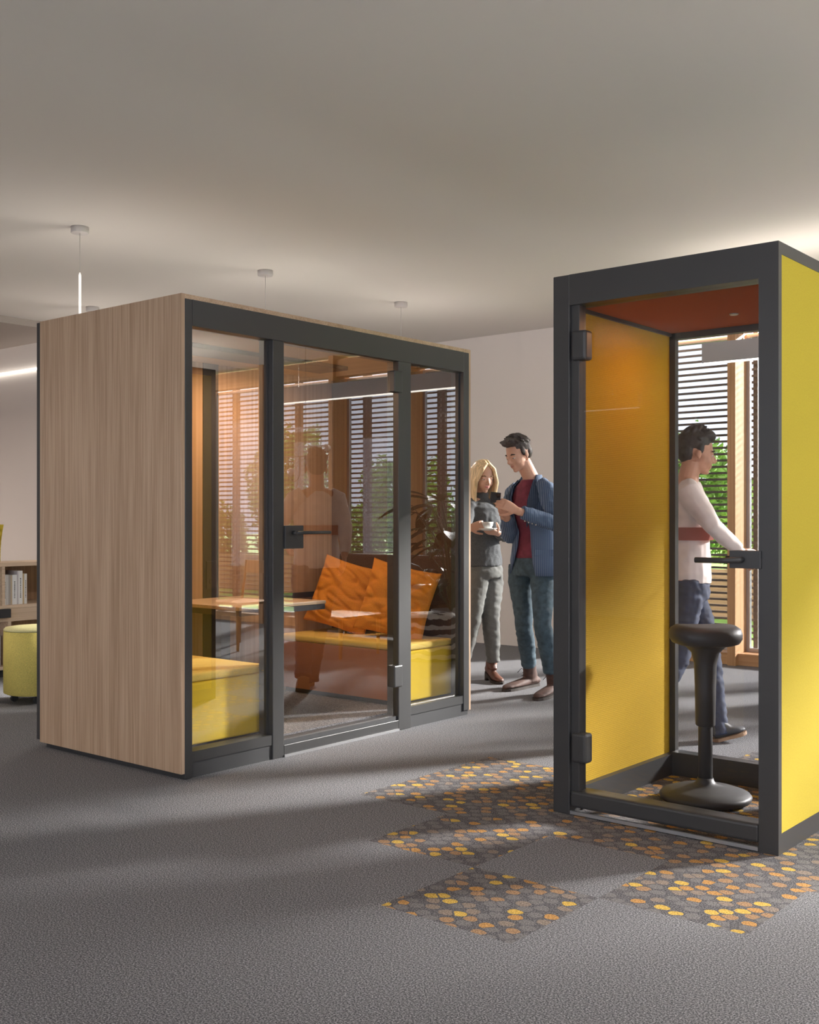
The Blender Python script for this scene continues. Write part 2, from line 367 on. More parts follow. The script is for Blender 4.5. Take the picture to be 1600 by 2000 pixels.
for k, x in enumerate([q*1.8-13 for q in range(14)]):
    e = empty('garden_shrub', (x, 14.6, -.1), '%s green leafy shrub in the row behind the timber planter' % ('mid', 'light', 'dark')[k % 3], 'shrub', 'shrubs behind the planter')
    MB().tube([(x, 14.6, -.1), (x, 14.6, .7)], [.04, .03]).build('stem', 'bark', e)
    crown('foliage', e, (x, 14.6, .85), (.80, .45, .75), 2300, .06, 40+k, 'leaf_%d' % (k % 3))

# ------------------------------------------------------------------ meeting pod
PX, PXB, PY0, PY1, PZ = -4.127, -5.356, 3.308, 5.597, 2.295
pod = empty('meeting_pod', ((PX+PXB)/2, (PY0+PY1)/2, 0), 'large oak clad meeting pod with black framed glass front and yellow benches', 'office pod')
t_ = .02
MB().box(PXB+.03, PX-.003, PY0, PY0+t_, .028, PZ).build('side_cladding', 'pod_oak', pod)
MB().box(PXB+.03, PX-.003, PY1-t_, PY1, .028, PZ).build('side_cladding', 'pod_oak', pod)
MB().box(PXB+.03, PX-.003, PY0+t_, PY1-t_, PZ-.022, PZ).build('roof_cladding', 'pod_oak_top', pod)
MB().box(PXB, PXB+.03, PY0+.0, PY1, .04, PZ-.005).build('rear_panel', 'black_matte', pod)
MB().box(PXB+.06, PX-.01, PY0+.022, PY1-.022, 0, .085).build('plinth', 'black_matte', pod)
# inner shell
IX, IY0, IY1, IZ = -5.30, PY0+.035, PY1-.04, 2.19
MB().box(PXB+.03, IX, PY0+t_, PY1-t_, .09, IZ).build('inner_back_wall', 'inner_oak', pod)
MB().box(IX, PX-.09, PY0+t_, IY0, .09, IZ).build('end_panel', 'brown_felt', pod)
MB().box(IX, PX-.09, IY1, PY1-t_, .09, IZ).build('end_panel', 'brown_felt', pod)
MB().box(IX, PX-.09, IY0, IY1, .085, .095).build('inner_floor', 'carpet', pod)
MB().box(PXB+.03, PX-.09, PY0+t_, PY1-t_, IZ, IZ+.06).build('inner_ceiling', 'beige_felt', pod)
MB().box(-4.97, -4.72, 3.5, 5.1, IZ-.025, IZ).build('ceiling_vent', 'black_matte', pod, .004)
yc = 4.47
cs = MB().box(IX, IX+.006, yc-.06, yc+.06, .1, IZ).build('cable_strip', 'black_matte', pod)
so_ = MB().box(IX+.006, IX+.014, yc-.04, yc+.042, .80, .97).build('power_socket', 'black_metal', cs, .003)
MB().tube([(IX+.013, yc, .845), (IX+.017, yc, .845)], .02, 20).build('socket_hole', 'stool_black', cs)
MB().box(IX, IX+.012, 4.83, IY1, .70, .735).build('wall_rail', 'black_metal', pod)
# front frame
def yy(px): return yx(px, PX)
fx0, fx1 = PX-.09, PX
yA0, yA1, yB0, yB1, yC0, yC1, yD0, yD1 = PY0+t_, yy(376), yy(533), yy(555), yy(779), yy(803), yy(906), PY1-t_
ft = PZ-.022
zh = 2.148
MB().box(fx0, fx1, yA0, yA1, .0, ft).build('corner_post', 'black_metal', pod, .003)
MB().box(fx0, fx1, yD0, yD1, .03, ft).build('corner_post', 'black_metal', pod, .003)
MB().box(fx0, fx1, yB0, yB1, .0, zh).build('mullion', 'black_metal', pod, .003)
MB().box(fx0, fx1, yC0, yC1, .0, zh).build('mullion', 'black_metal', pod, .003)
MB().box(fx0, fx1, yA1, yD0, zh, ft).build('header', 'black_metal', pod)
for a, c, nm in ((yA1, yB0, 'fixed_pane'), (yC1, yD0, 'fixed_pane')):
    s_ = MB(); s_.box(fx0, fx1-.004, a, c, .075, .125).box(fx0, fx1-.03, a, c, .0, .075).box(fx0, fx1-.012, a, c, .045, .06)
    s_.box(fx0, fx1-.02, a, a+.006, .125, zh).box(fx0+.0, fx1-.035, c-.012, c, .125, zh)
    fr = s_.build('pane_frame', 'black_metal', pod)
    MB().box(PX-.040, PX-.034, a+.004, c-.004, .12, zh).build(nm, 'pod_glass', pod)
MB().box(fx0, fx1, yB1, yC0, .0, .062).build('threshold', 'black_metal', pod, .003)
MB().box(fx1, fx1+.006, yB1, yC0, .0, .012).build('door_sweep', 'silver', pod)
MB().box(PX-.030, PX-.022, yB1-.008, yC0-.018, .07, zh+.01).build('door_glass', 'pod_glass', pod)
for z0, z1 in ((.215, .37), (1.95, 2.10)):
    z0 = {.215: .255, 1.95: 1.965}[z0]; z1 = z0+.125
    MB().box(PX-.036, PX+.008, yC0-.045, yC0+.028, z0, z1).build('hinge', 'black_metal', pod, .006)
h = MB().box(PX-.04, PX+.012, yB1-.002, yy(590), 1.235-58/FPX*5.87, 1.235-14/FPX*5.87+.0).build('door_lock', 'black_metal', pod, .002)
zc = EYE-30/FPX*5.87
MB().tube([(PX+.03, yB1+.055, zc+.006), (PX+.05, yB1+.09, zc+.006), (PX+.05, yy(632), zc+.006)], [.009]*3, 16).build('handle_lever', 'black_metal', h)
MB().tube([(PX+.012, yB1+.055, zc+.006), (PX+.04, yB1+.055, zc+.006)], .011, 16).build('handle_neck', 'black_metal', h)
# benches inside the pod
def bench(y0, y1, lab):
    e = empty('bench_seat', ((IX+PX-.1)/2, (y0+y1)/2, .1), lab, 'bench', 'yellow benches inside the pod')
    MB().box(IX+.006, PX-.115, y0, y1, .125, .43).build('bench_body', 'bench_yellow', e, .012, 3)
    MB().box(IX+.006, PX-.110, y0, y1, .432, .475).build('seat_cushion', 'bench_top', e, .016, 4)
    if y0 > 4.5: MB().box(IX+.008, PX-.117, y0-.004, y0+.001, .127, .43).build('shade_panel', 'bench_yellow_shade', e)['label'] = 'bench front with shade painted in orange brown'  # thin sheet painting shade onto the yellow bench front
    MB().box(IX+.03, PX-.14, y0+.02, y1-.02, .0955, .125).build('bench_plinth', 'black_matte', e)
    return e
bench(IY0+.004, yx(519, PX-.115), 'yellow upholstered bench at the near left end of the pod')
bench(yx(788, PX-.115), IY1-.006, 'yellow upholstered bench under the orange pillows at the far pod end')
tb = empty('wall_table', (-5.0, 4.43, .095), 'small oak topped table with black edge fixed in the middle of the pod', 'table')
MB().box(IX+.008, -4.60, 4.085, 4.775, .722, .742).build('tabletop', 'table_oak', tb, .003)
MB().box(IX+.008, -4.605, 4.09, 4.77, .69, .7215).build('table_edge', 'black_metal', tb)
MB().box(-5.15, -5.07, 4.36, 4.43, .0955, .69).build('table_leg', 'black_metal', tb)

# pillows
def pillow(name, c, fwd, up, s, lab, cat, mt, seed, group=None, th=.085):
    c = Vector(c); fwd = Vector(fwd).normalized(); up = Vector(up); up = (up-fwd*up.dot(fwd)).normalized(); lt = up.cross(fwd)
    n = 48; bm = bmesh.new(); grid = {}
    for side in (1, -1):
        for i in range(n+1):
            for j in range(n+1):
                u, v = 2*i/n-1, 2*j/n-1
                if side == -1 and (i in (0, n) or j in (0, n)): grid[(side, i, j)] = grid[(1, i, j)]; continue
                k = (1-abs(u)**2.6)*(1-abs(v)**2.6); t = th*(k**.55)
                pin = 1-.07*(1-abs(v)**2)*abs(u)**3; pin2 = 1-.07*(1-abs(u)**2)*abs(v)**3
                wr = .026*noise.noise(Vector((u*1.6+seed, v*5.0+u*1.5, side)))*min(1, k*3)-.024*max(0, .22-abs(noise.noise(Vector((u*1.3+seed*2, v*3.6+u*.8, side+3)))))/.22*min(1, k*3)
                p = c+lt*(u*s/2*pin)+up*(v*s/2*pin2)+fwd*(side*(t+wr-.012*(1-k if 0 else 0)))
                if k < .001: p = c+lt*(u*s/2*pin)+up*(v*s/2*pin2)+fwd*(.006*noise.noise(Vector((u*4, v*4, seed))))
                grid[(side, i, j)] = bm.verts.new(p)
    for side in (1, -1):
        for i in range(n):
            for j in range(n):
                vs = [grid[(side, i, j)], grid[(side, i+1, j)], grid[(side, i+1, j+1)], grid[(side, i, j+1)]]
                try: f = bm.faces.new(vs if side == 1 else list(reversed(vs))); f.smooth = True
                except ValueError: pass
    q = MB(); q.b.free(); q.b = bm; o = q.build(name, mt); tag(o, lab, cat, group); return o
pillow('throw_pillow', W(680, 1178, 7.36)+Vector((0, -.03, .052)), Vector((.35, -1, .32)), Vector((.17, .3, 1)), .47, 'orange linen pillow on the left, leaning by the oak wall', 'pillow', 'pillow_orange', 1.3, 'orange pillows on the pod bench')
pillow('throw_pillow', W(776, 1188, 7.02)+Vector((0, 0, .047)), Vector((.42, -1, .30)), Vector((.12, .3, 1)), .475, 'orange linen pillow on the right, overlapping its neighbour behind the post', 'pillow', 'pillow_orange', 4.1, 'orange pillows on the pod bench')

# ------------------------------------------------------------------ phone booth
BX1, BX0, BY0_, BY1_, BZ = -1.526, -2.491, 3.961, 4.965, 2.25
bo = empty('phone_booth', ((BX0+BX1)/2, (BY0_+BY1_)/2, 0), 'tall narrow yellow phone booth with thick black frame and glass door', 'phone booth')
k = .1
pr = xy(1482, BY0_)    # inner edge of right post
pl_ = xy(1112, BY0_); pd = xy(1128, BY0_)
MB().box(BX0, pl_, BY0_, BY0_+k, 0, BZ).build('corner_post', 'black_metal', bo, .003)
MB().box(pl_, pd, BY0_+.015, BY0_+.07, .05, 2.14).build('door_jamb', 'black_metal', bo, .002)
MB().box(pr, BX1, BY0_, BY0_+.03, 0, BZ).box(pr+.01, BX1-.03, BY0_+.03, BY0_+k, .06, BZ-.05).build('corner_post', 'black_metal', bo)
MB().box(pl_, pr, BY0_, BY0_+k, 2.122, BZ).build('header', 'black_metal', bo)
MB().box(pl_, pr, BY0_+.004, BY0_+k, .03, .10).build('threshold', 'black_metal', bo, .012, 3)
MB().box(pl_+.005, pr-.002, BY0_-.004, BY0_+.01, .004, .018).build('door_sweep', 'silver', bo)
# side walls: frame edge all round, yellow panel outside and inside
for xa, xb, ya, xin in ((BX0, BX0+.012, 0, 1), (BX1-.012, BX1, 1, -1)):
    s_ = MB(); s_.box(xa, xb, BY0_+.03, BY1_, .0, .075).box(xa, xb, BY0_+.03, BY1_, BZ-.045, BZ).box(xa, xb, BY1_-.035, BY1_, .075, BZ-.045)
    s_.build('side_frame', 'black_metal', bo)
    x0, x1 = (BX0+.002, BX0+.012) if xin == 1 else (BX1-.012, BX1-.002)
    MB().box(x0, x1, BY0_+.03, BY1_-.035, .075, BZ-.045).build('outer_panel', 'yellow_fabric', bo)
    x0, x1 = (BX0+.03, BX0+.055) if xin == 1 else (BX1-.055, BX1-.03)
    MB().box(x0, x1, BY0_+k, BY1_-.04, .10, 2.13).build('inner_panel', 'yellow_ribbed', bo)
    x0, x1 = (BX0+.012, BX0+.03) if xin == 1 else (BX1-.03, BX1-.012)
    MB().box(x0, x1, BY0_+k, BY1_-.04, .0, BZ-.05).build('wall_core', 'black_matte', bo)
    x0, x1 = (BX0+.03, BX0+.085) if xin == 1 else (BX1-.085, BX1-.03)
    MB().box(x0, x1, BY0_+k, BY1_-.04, .0, .1).build('skirting', 'black_metal', bo)
MB().box(BX0+.03, BX1-.03, BY0_+k, BY1_-.04, 2.13, 2.2).build('inner_ceiling', 'rust_ceiling', bo)
MB().box(BX0+.055, BX0+.068, BY0_+k, BY1_-.04, 2.115, 2.13).build('ceiling_trim', 'black_metal', bo)
MB().box(BX0+.012, BX1-.012, BY0_+.03, BY1_, 2.2, BZ).build('roof_panel', 'black_matte', bo)
s_ = MB(); s_.box(BX0+.055, BX0+.085, BY1_-.04, BY1_-.005, .0, 2.13).box(BX1-.085, BX1-.055, BY1_-.04, BY1_-.005, .0, 2.13)
s_.box(BX0+.012, BX1-.012, BY1_-.04, BY1_, 2.10, 2.2).box(BX0+.085, BX1-.085, BY1_-.075, BY1_-.005, .0, .11)
s_.box(BX0+.012, BX0+.055, BY1_-.04, BY1_-.005, 0, 2.2).box(BX1-.055, BX1-.012, BY1_-.04, BY1_-.005, 0, 2.2)
s_.build('rear_frame', 'black_metal', bo)
MB().box(BX0+.085, BX1-.085, BY1_-.025, BY1_-.017, .11, 2.10).build('rear_glass', 'booth_glass', bo)
MB().box(pd-.01, pr+.01, BY0_+.035, BY0_+.043, .105, 2.12).build('door_glass', 'booth_glass', bo)
for zc in (EYE+335/FPX*4.6, EYE-446/FPX*4.6):
    MB().box(pd-.03, pd+.042, BY0_-.006, BY0_+.055, zc-.062, zc+.062).build('hinge', 'black_metal', bo, .012, 3)
zl = EYE-(1091-HOR)/FPX*4.2
hl = MB().box(xy(1427, BY0_), pr+.012, BY0_-.012, BY0_+.062, zl-.033, zl+.033).build('door_lock', 'black_metal', bo, .002)
xh = xy(1427, BY0_)
MB().tube([(xh+.05, BY0_-.01, zl), (xh+.05, BY0_-.05, zl), (xh, BY0_-.056, zl-.004), (xh-.115, BY0_-.056, zl-.004)], [.011]*4, 16).build('handle_lever', 'black_metal', hl)
MB().tube([(xh+.05, BY0_+.06, zl), (xh+.05, BY0_+.10, zl), (xh-.06, BY0_+.10, zl)], [.009]*3, 16).build('handle_lever', 'black_metal', hl)
cx, cy = (BX0+BX1)/2+.03, 4.62
MB().lathe((cx, cy, 2.124), [(.016, 0), (.02, .003), (.02, .0062)], 24).build('ceiling_sensor', 'silver', bo)

# stool
sx, sy = W(1378, 1565, 4.80).x, W(1378, 1565, 4.80).y
st = empty('wobble_stool', (sx, sy, 0), 'black height adjustable wobble stool with domed base inside the phone booth', 'stool')
MB().lathe((sx, sy, 0), [(.165, 0.004), (.192, .014), (.197, .03), (.188, .042), (.14, .058), (.08, .07), (.05, .078), (.038, .09), (.034, .105)]).build('base', 'stool_black', st)
MB().lathe((sx, sy, 0), [(.031, .10), (.030, .36), (.029, .44)]).build('lower_column', 'stool_black', st)
MB().lathe((sx, sy, 0), [(.036, .33), (.042, .335), (.045, .50), (.048, .60), (.06, .65), (.09, .680), (.125, .693)]).build('upper_column', 'stool_black', st)
s_ = MB(); rings = []
def seat_ring(rx, ry, z, sad=0):
    out = []
    for q in range(48):
        a = 2*PI*q/48; ca, sa = math.cos(a), math.sin(a); e = 2/2.5
        x = rx*math.copysign(abs(ca)**e, ca); y = ry*math.copysign(abs(sa)**e, sa)
        out.append(s_.b.verts.new(Vector((sx, sy, z+sad*(x/.15)**2))+R*x+F*y))
    return out
prof = [(.115, .11, .684, 0), (.14, .13, .69, .004), (.152, .143, .708, .005), (.153, .144, .728, .006), (.146, .137, .748, .008), (.125, .12, .762, .01), (.08, .075, .766, .01), (.02, .02, .766, .01)]
rings = [seat_ring(*p) for p in prof]
for i in range(len(rings)-1):
    for q in range(48):
        f = s_.b.faces.new((rings[i][q], rings[i][(q+1) % 48], rings[i+1][(q+1) % 48], rings[i+1][q])); f.smooth = True
s_.b.faces.new(list(reversed(rings[0]))); s_.b.faces.new(rings[-1])
s_.build('seat', 'brown_seat' if 'brown_seat' in M else 'stool_black', st)

# ------------------------------------------------------------------ ceiling pendants
def pendant(x, y, lab):
    e = empty('pendant_lamp', (x, y, CZ), lab, 'pendant lamp', 'slim pendant lamps hanging from the ceiling')
    MB().lathe((x, y, CZ-.038), [(.052, 0), (.055, .003), (.055, .038)], 36).build('ceiling_canopy', 'canopy', e)
    MB().tube([(x, y, CZ-.038), (x, y, 2.75)], .0018, 6).build('cord', 'canopy', e)
    pt = bpy.data.lights.new('tube_glow', 'POINT'); pt.energy = 10; pt.shadow_soft_size = .03; pt.color = (1, .92, .84); po = bpy.data.objects.new('tube_glow', pt); link(po); po.parent = e; po.location = (.04, .04, -.95)
    MB().tube([(x, y, 2.75), (x, y, 2.735), (x, y, 1.75)], [.003, .008, .008], 10).build('lamp_tube', 'led_soft', e)
    return e
mat('led_soft', (.8, .8, .78), .4, emit=(1, .95, .9), es=.45)
for (x, y, lab) in ((-5.9, 3.94, 'slim pendant lamp with round canopy nearest the camera, its white tube showing above the pod'), (-5.9, 5.49, 'slim pendant lamp with round canopy above the middle of the pod'),
                    (-5.9, 7.02, 'slim pendant lamp with small round canopy above the right end of the pod'), (-8.05, 5.5, 'pendant lamp whose canopy just peeks over the oak side of the pod')):
    pendant(x, y, lab)
def linear_pendant(x0, x1, y, up, lab, down=0, col=(1, .93, .85)):
    e = empty('linear_pendant', ((x0+x1)/2, y, 2.3), lab, 'pendant lamp')
    MB().box(x0, x1, y-.03, y+.03, 2.305, 2.44).build('lamp_body', 'lamp_body', e, .002)
    MB().box(x0+.01, x1-.01, y-.025, y+.025, 2.298, 2.306).build('light_diffuser', 'led', e)
    for x in (x0+.29, x1-.29): MB().tube([(x, y, 2.44), (x, y, CZ)], .0016, 6).build('suspension_wire', 'canopy', e)
    for pw, z, ang in ((up, .145, PI), (down, -.004, 0)):
        if not pw: continue
        ld = bpy.data.lights.new('added_fill', 'AREA'); ld.shape = 'RECTANGLE'; ld.size = x1-x0-.04; ld.size_y = .05; ld.energy = pw; ld.color = col  # area light added on the pendant to lift ceiling and wall brightness
        lo = bpy.data.objects.new('added_fill', ld); link(lo); lo.parent = e; lo.location = (0, 0, z); lo.rotation_euler = (ang, 0, 0)
linear_pendant(-3.29, -.75, 7.17, 9, 'grey box shaped linear pendant with glowing underside seen through the phone booth')
linear_pendant(.6, 3.14, 7.17, 40, 'added grey linear pendant, unseen, farther right in the row, brightening the ceiling')  # from here on the pendants are unseen, added to brighten the ceiling
linear_pendant(1.6, 4.14, 2.2, 50, 'added grey linear pendant, unseen, right of the phone booth, brightening the ceiling')
linear_pendant(-1.6, .94, -1.6, 28, 'added grey linear pendant, unseen, behind the viewer, brightening the ceiling')
linear_pendant(-7.6, -5.06, -1.6, 34, 'added grey linear pendant, unseen, left of the viewer, brightening the ceiling', col=(1, .86, .72))
linear_pendant(-12.5, -10.0, 2.0, 110, 'added grey linear pendant, unseen, in the alcove, brightening its ceiling and wall', 120, col=(1, .9, .8))
pod_l = bpy.data.lights.new('pod_light', 'AREA'); pod_l.shape = 'RECTANGLE'; pod_l.size = 1.3; pod_l.size_y = .05; pod_l.energy = 15; pod_l.color = (1, .64, .38)
bl_ = bpy.data.lights.new('booth_downlight', 'AREA'); bl_.shape = 'DISK'; bl_.size = .12; bl_.energy = 2.2; bl_.color = (1, .48, .22)
blo = bpy.data.objects.new('booth_downlight', bl_); link(blo); blo.parent = bo; blo.location = Vector((BX0+.45, 4.5, 2.12))-ORG[bo.name]
plo = bpy.data.objects.new('pod_light', pod_l); link(plo); plo.parent = pod; plo.location = Vector((-4.845, 4.3, 2.162))-ORG[pod.name]; plo.rotation_euler = (0, 0, PI/2)

# mirrored corner furniture (seen in the pod's glass)
c0 = Vector((-1.55, 6.75, 1.77))
e = empty('globe_chandelier', c0, 'thin brown bar lamp with two silver globes mirrored in the pod door', 'hanging lamp')
MB().tube([c0+Vector((-.27, 0, 0)), c0+Vector((.27, 0, 0))], .006, 8).build('crossbar', 'dark_steel', e)
MB().tube([c0, c0+Vector((0, 0, CZ-1.77))], .0018, 6).build('cord', 'dark_steel', e)
pts = [c0+Vector((.22, 0, 0))]+[c0+Vector((.145+.075*math.cos(a), 0, -.14-.075*math.sin(a))) for a in [i*PI/10 for i in range(11)]]+[c0+Vector((.07, 0, 0))]
MB().tube(pts, .005, 8).build('loop_arm', 'dark_steel', e)
MB().ell(c0+Vector((.18, 0, -.13)), .034, .034, .034).build('globe', 'lamp_globe', e)
MB().ell(c0+Vector((-.25, 0, .06)), .036, .036, .036).build('globe', 'lamp_globe', e)
MB().tube([c0+Vector((-.27, 0, .03)), c0+Vector((-.15, 0, .075))], [.012, .004], 8).build('globe_arm', 'dark_steel', e)

def zigzag():
    m, n, b = nodes('zigzag'); L = n.links.new; b.inputs['Roughness'].default_value = .9
    tc = n.nodes.new('ShaderNodeTexCoord'); wv = n.nodes.new('ShaderNodeTexWave'); wv.bands_direction = 'Z'; wv.wave_profile = 'TRI'; wv.inputs['Scale'].default_value = 3.6
    wv.inputs['Distortion'].default_value = 3; wv.inputs['Detail Scale'].default_value = 2.2
    L(tc.outputs['Object'], wv.inputs['Vector']); r = n.nodes.new('ShaderNodeValToRGB'); r.color_ramp.interpolation = 'CONSTANT'
    r.color_ramp.elements[0].color = (.05, .05, .055, 1); r.color_ramp.elements[1].position = .55; r.color_ramp.elements[1].color = (.55, .53, .5, 1)
    L(wv.outputs[0], r.inputs[0]); L(r.outputs[0], b.inputs['Base Color'])
zigzag()
o = MB().lathe((-2.3, 7.55, 0), [(.24, 0.003), (.27, .03), (.285, .2), (.27, .36), (.22, .40), (.1, .41), (.02, .41)], 40).build('knitted_pouf', 'zigzag')
tag(o, 'black and white zigzag pouf mirrored in the right pod pane', 'pouf')
e = empty('coffee_table', (-1.45, 7.3, 0), 'low wooden coffee table mirrored beside the orange pillows', 'table')
MB().box(-1.73, -1.17, 7.0, 7.6, .34, .37).build('tabletop', 'chair_wood', e, .006)
for x in (-1.68, -1.22):
    for y in (7.05, 7.55): MB().tube([(x, y, 0), (x, y, .34)], [.014, .02], 12).build('leg', 'chair_wood', e)
cx, cy = -.32, 7.1
e = empty('wooden_chair', (cx, cy, 0), 'wooden chair with splayed legs mirrored in the left pod pane', 'chair')
MB().box(cx-.25, cx+.25, cy-.24, cy+.24, .42, .445).build('seat', 'chair_wood', e, .008)
for a in (-1, 1):
    for c in (-1, 1): MB().tube([(cx+a*.27, cy+c*.25, 0), (cx+a*.19, cy+c*.18, .42)], [.013, .022], 12).build('leg', 'chair_wood', e)
s_ = MB()
for a in (-1, 1): s_.tube([(cx+a*.2, cy+.22, .44), (cx+a*.22, cy+.3, .82)], .014, 10)
s_.obox((cx, cy+.29, .76), Vector((.23, 0, 0)), Vector((0, .01, 0)), Vector((0, .012, .06))).build('backrest', 'chair_wood', e)
e = empty('lounge_sofa', (-1.0, 8.4, 0), 'dark brown high backed sofa mirrored below the window reflections', 'sofa')
MB().box(-1.9, -.2, 8.55, 8.72, .1, .86).build('backrest', 'brown_felt', e, .04, 4)
MB().box(-1.9, -.2, 7.95, 8.54, .12, .42).build('seat', 'brown_felt', e, .03, 4)
for x in (-1.8, -.3):
    for y in (8.02, 8.6): MB().tube([(x, y, 0), (x, y, .12)], .015, 10).build('leg', 'chair_wood', e)
# potted plant
px_, py_ = -2.2, 8.0
e = empty('potted_plant', (px_, py_, 0), 'dark broad leaved potted plant mirrored in the right pod pane', 'plant')
MB().lathe((px_, py_, 0), [(.14, 0), (.18, .36), (.19, .40), (.17, .40), (.165, .36)], 32).build('pot', 'lamp_body', e)
s_ = MB(); rnd = random.Random(3)
lf = bmesh.new()
for q in range(60):
    a = rnd.uniform(0, 2*PI); h1 = rnd.uniform(.6, 1.45); rr = rnd.uniform(.08, .38)
    p0 = Vector((px_, py_, .38)); p1 = Vector((px_+.3*rr*math.cos(a), py_+.3*rr*math.sin(a), h1*.75)); p2 = Vector((px_+rr*math.cos(a), py_+rr*math.sin(a), h1))
    s_.tube([p0, p1, p2], [.006, .004, .003], 5)
    dr = Vector((math.cos(a), math.sin(a), rnd.uniform(-.5, .4))).normalized(); sd_ = dr.cross(U).normalized(); L_ = rnd.uniform(.22, .38); Wd = L_*.2
    prev = None
    for i in range(7):
        t = i/6; wd = Wd*math.sin(PI*min(1, .08+t*.92)); c = p2+dr*(t*L_)-U*(.25*L_*t*t)
        row = [lf.verts.new(c-sd_*wd+U*wd*.3), lf.verts.new(c), lf.verts.new(c+sd_*wd+U*wd*.3)]
        if prev:
            for z in (0, 1): f = lf.faces.new((prev[z], prev[z+1], row[z+1], row[z])); f.smooth = True
        prev = row
s_.build('stems', 'leaf_3', e)
mat('glossy_leaf', (.035, .06, .025), .25)
q_ = MB(); q_.b.free(); q_.b = lf; q_.build('leaves', 'glossy_leaf', e)

# ------------------------------------------------------------------ left side: shelf, books, ottoman
SXF = -7.85
e = empty('low_shelf', (SXF-.2, 4.8, 0), 'low oak shelf unit with books at the far left behind the pod', 'shelf')
ya, yb = 3.2, 6.02
e_sh = e
def zs(py): return EYE-(py-HOR)*8.5/FPX
xb_, xf_ = SXF-.40, SXF
zt, z1_, z2_, z3_ = zs(1100), zs(1183), zs(1209), zs(1303)
MB().box(xb_, xf_, ya, yb, zt-.028, zt).build('top_board', 'shelf_wood', e, .002)
MB().box(xb_, xf_, ya, yb, z1_-.025, z1_).build('shelf_board', 'shelf_wood', e, .002)
MB().box(xb_+.02, xf_-.004, ya, yb, z2_, z1_-.025).build('drawer_front', 'shelf_wood', e)
MB().box(xb_, xf_, ya, yb, z2_-.025, z2_).build('shelf_board', 'shelf_wood', e, .002)
MB().box(xb_, xf_, ya, yb, z3_-.025, z3_).build('bottom_board', 'shelf_wood', e, .002)
MB().box(xb_, xb_+.015, ya, yb, z3_, zt-.028).build('back_panel', 'inner_oak', e)
MB().box(xb_+.04, xf_-.04, ya+.03, yb-.03, 0, z3_-.025).build('plinth', 'black_matte', e)
for y in (yx(7, SXF), yx(7, SXF)+.62, yx(7, SXF)+1.2): MB().box(xb_+.015, xf_, y-.012, y+.012, z1_, zt-.028).build('divider', 'shelf_wood', e)
for y in (yx(19, SXF), yx(19, SXF)+.62): MB().box(xb_+.015, xf_, y-.012, y+.012, z3_, z2_-.025).build('divider', 'shelf_wood', e)
y = yx(9.6, SXF)+.002
y = max(y, yx(7, SXF)+.0135)
bk = [(.033, .235, (.78, .77, .76), 'white book with fine grey spine lettering, at the left end of the shelf row'), (.014, .235, (.66, .65, .64), 'thin pale grey book beside the leftmost white book'),
      (.017, .232, (.42, .39, .36), 'thin taupe book, third in the shelf row'), (.015, .230, (.55, .45, .33), 'thin tan book before the thick white book'),
      (.040, .232, (.82, .82, .82), 'thick white book with large upright spine lettering'), (.013, .262, (.62, .58, .60), 'tall thin mauve grey book in the middle of the row'),
      (.036, .262, (.84, .83, .82), 'tall thick white book, the tallest in the row'), (.014, .24, (.60, .46, .28), 'thin mustard brown book right of the tallest book'), (.024, .237, (.78, .76, .73), 'pale book at the right end of the shelf row')]
mat('ink', (.12, .12, .13), .8)
for i, (t, h_, c, lab) in enumerate(bk):
    mat('book_%d' % i, c, .7)
    e_ = empty('book', (SXF-.13, y+t/2, z1_), lab, 'book', 'books on the low shelf')
    MB().box(SXF-.20, SXF-.03, y, y+t-.001, z1_, z1_+h_).build('cover', 'book_%d' % i, e_, .001)
    if t > .02:
        s_ = MB(); z = z1_+.05; rnd = random.Random(i)
        while z < z1_+h_*.75:
            L_ = rnd.uniform(.004, .012); s_.box(SXF-.0301, SXF-.0295, y+t*.35, y+t*.6, z, z+L_); z += L_+.005
        s_.build('spine_lettering', 'ink', e_)
    y += t
yd = yx(3, SXF)
o = MB().box(SXF-.2, SXF-.03, yd-.06, yd+.01, z3_, z3_+.24).build('storage_box', 'lamp_body'); tag(o, 'dark grey box file on the bottom shelf at the photo edge', 'box')
MB().box(SXF-.002, SXF+.03, ya, yx(22, SXF+.03), zs(1207), zs(1190)).build('shelf_pad', 'black_matte', e_sh, .003)['label'] = 'dark grey flat pad projecting from the shelf'  # flat dark pad, attached to the shelf to give it support
pillow('yellow_cushion', W(-40, 1062, 8.75), Vector((1, -.2, .2)), Vector((-.3, .2, 1)), .36, 'bright yellow cushion standing on top of the low shelf at the photo edge', 'cushion', 'yellow_fabric', 7.7, th=.07)
c = G(71, 1368)
e = empty('round_ottoman', (c.x, c.y, 0), 'round yellow fabric ottoman on castors beside the oak pod', 'ottoman')
r_ = .21
MB().lathe((c.x, c.y, 0), [(r_-.02, .055), (r_, .065), (r_+.002, .28), (r_, .478)], 48).build('body', 'ottoman_yellow', e)
MB().lathe((c.x, c.y, 0), [(r_-.004, .479), (r_+.001, .487), (r_-.01, .50), (.12, .508), (.01, .511)], 48).build('top_cushion', 'ottoman_top', e)
for q in range(4):
    a = q*PI/2+2.6; p = Vector((c.x+.14*math.cos(a), c.y+.14*math.sin(a), .024))
    MB().tube([p-Vector((.01, 0, 0)), p+Vector((.01, 0, 0))], .024, 16).box(p.x-.008, p.x+.008, p.y-.015, p.y+.015, .03, .056).build('castor', 'black_metal', e)
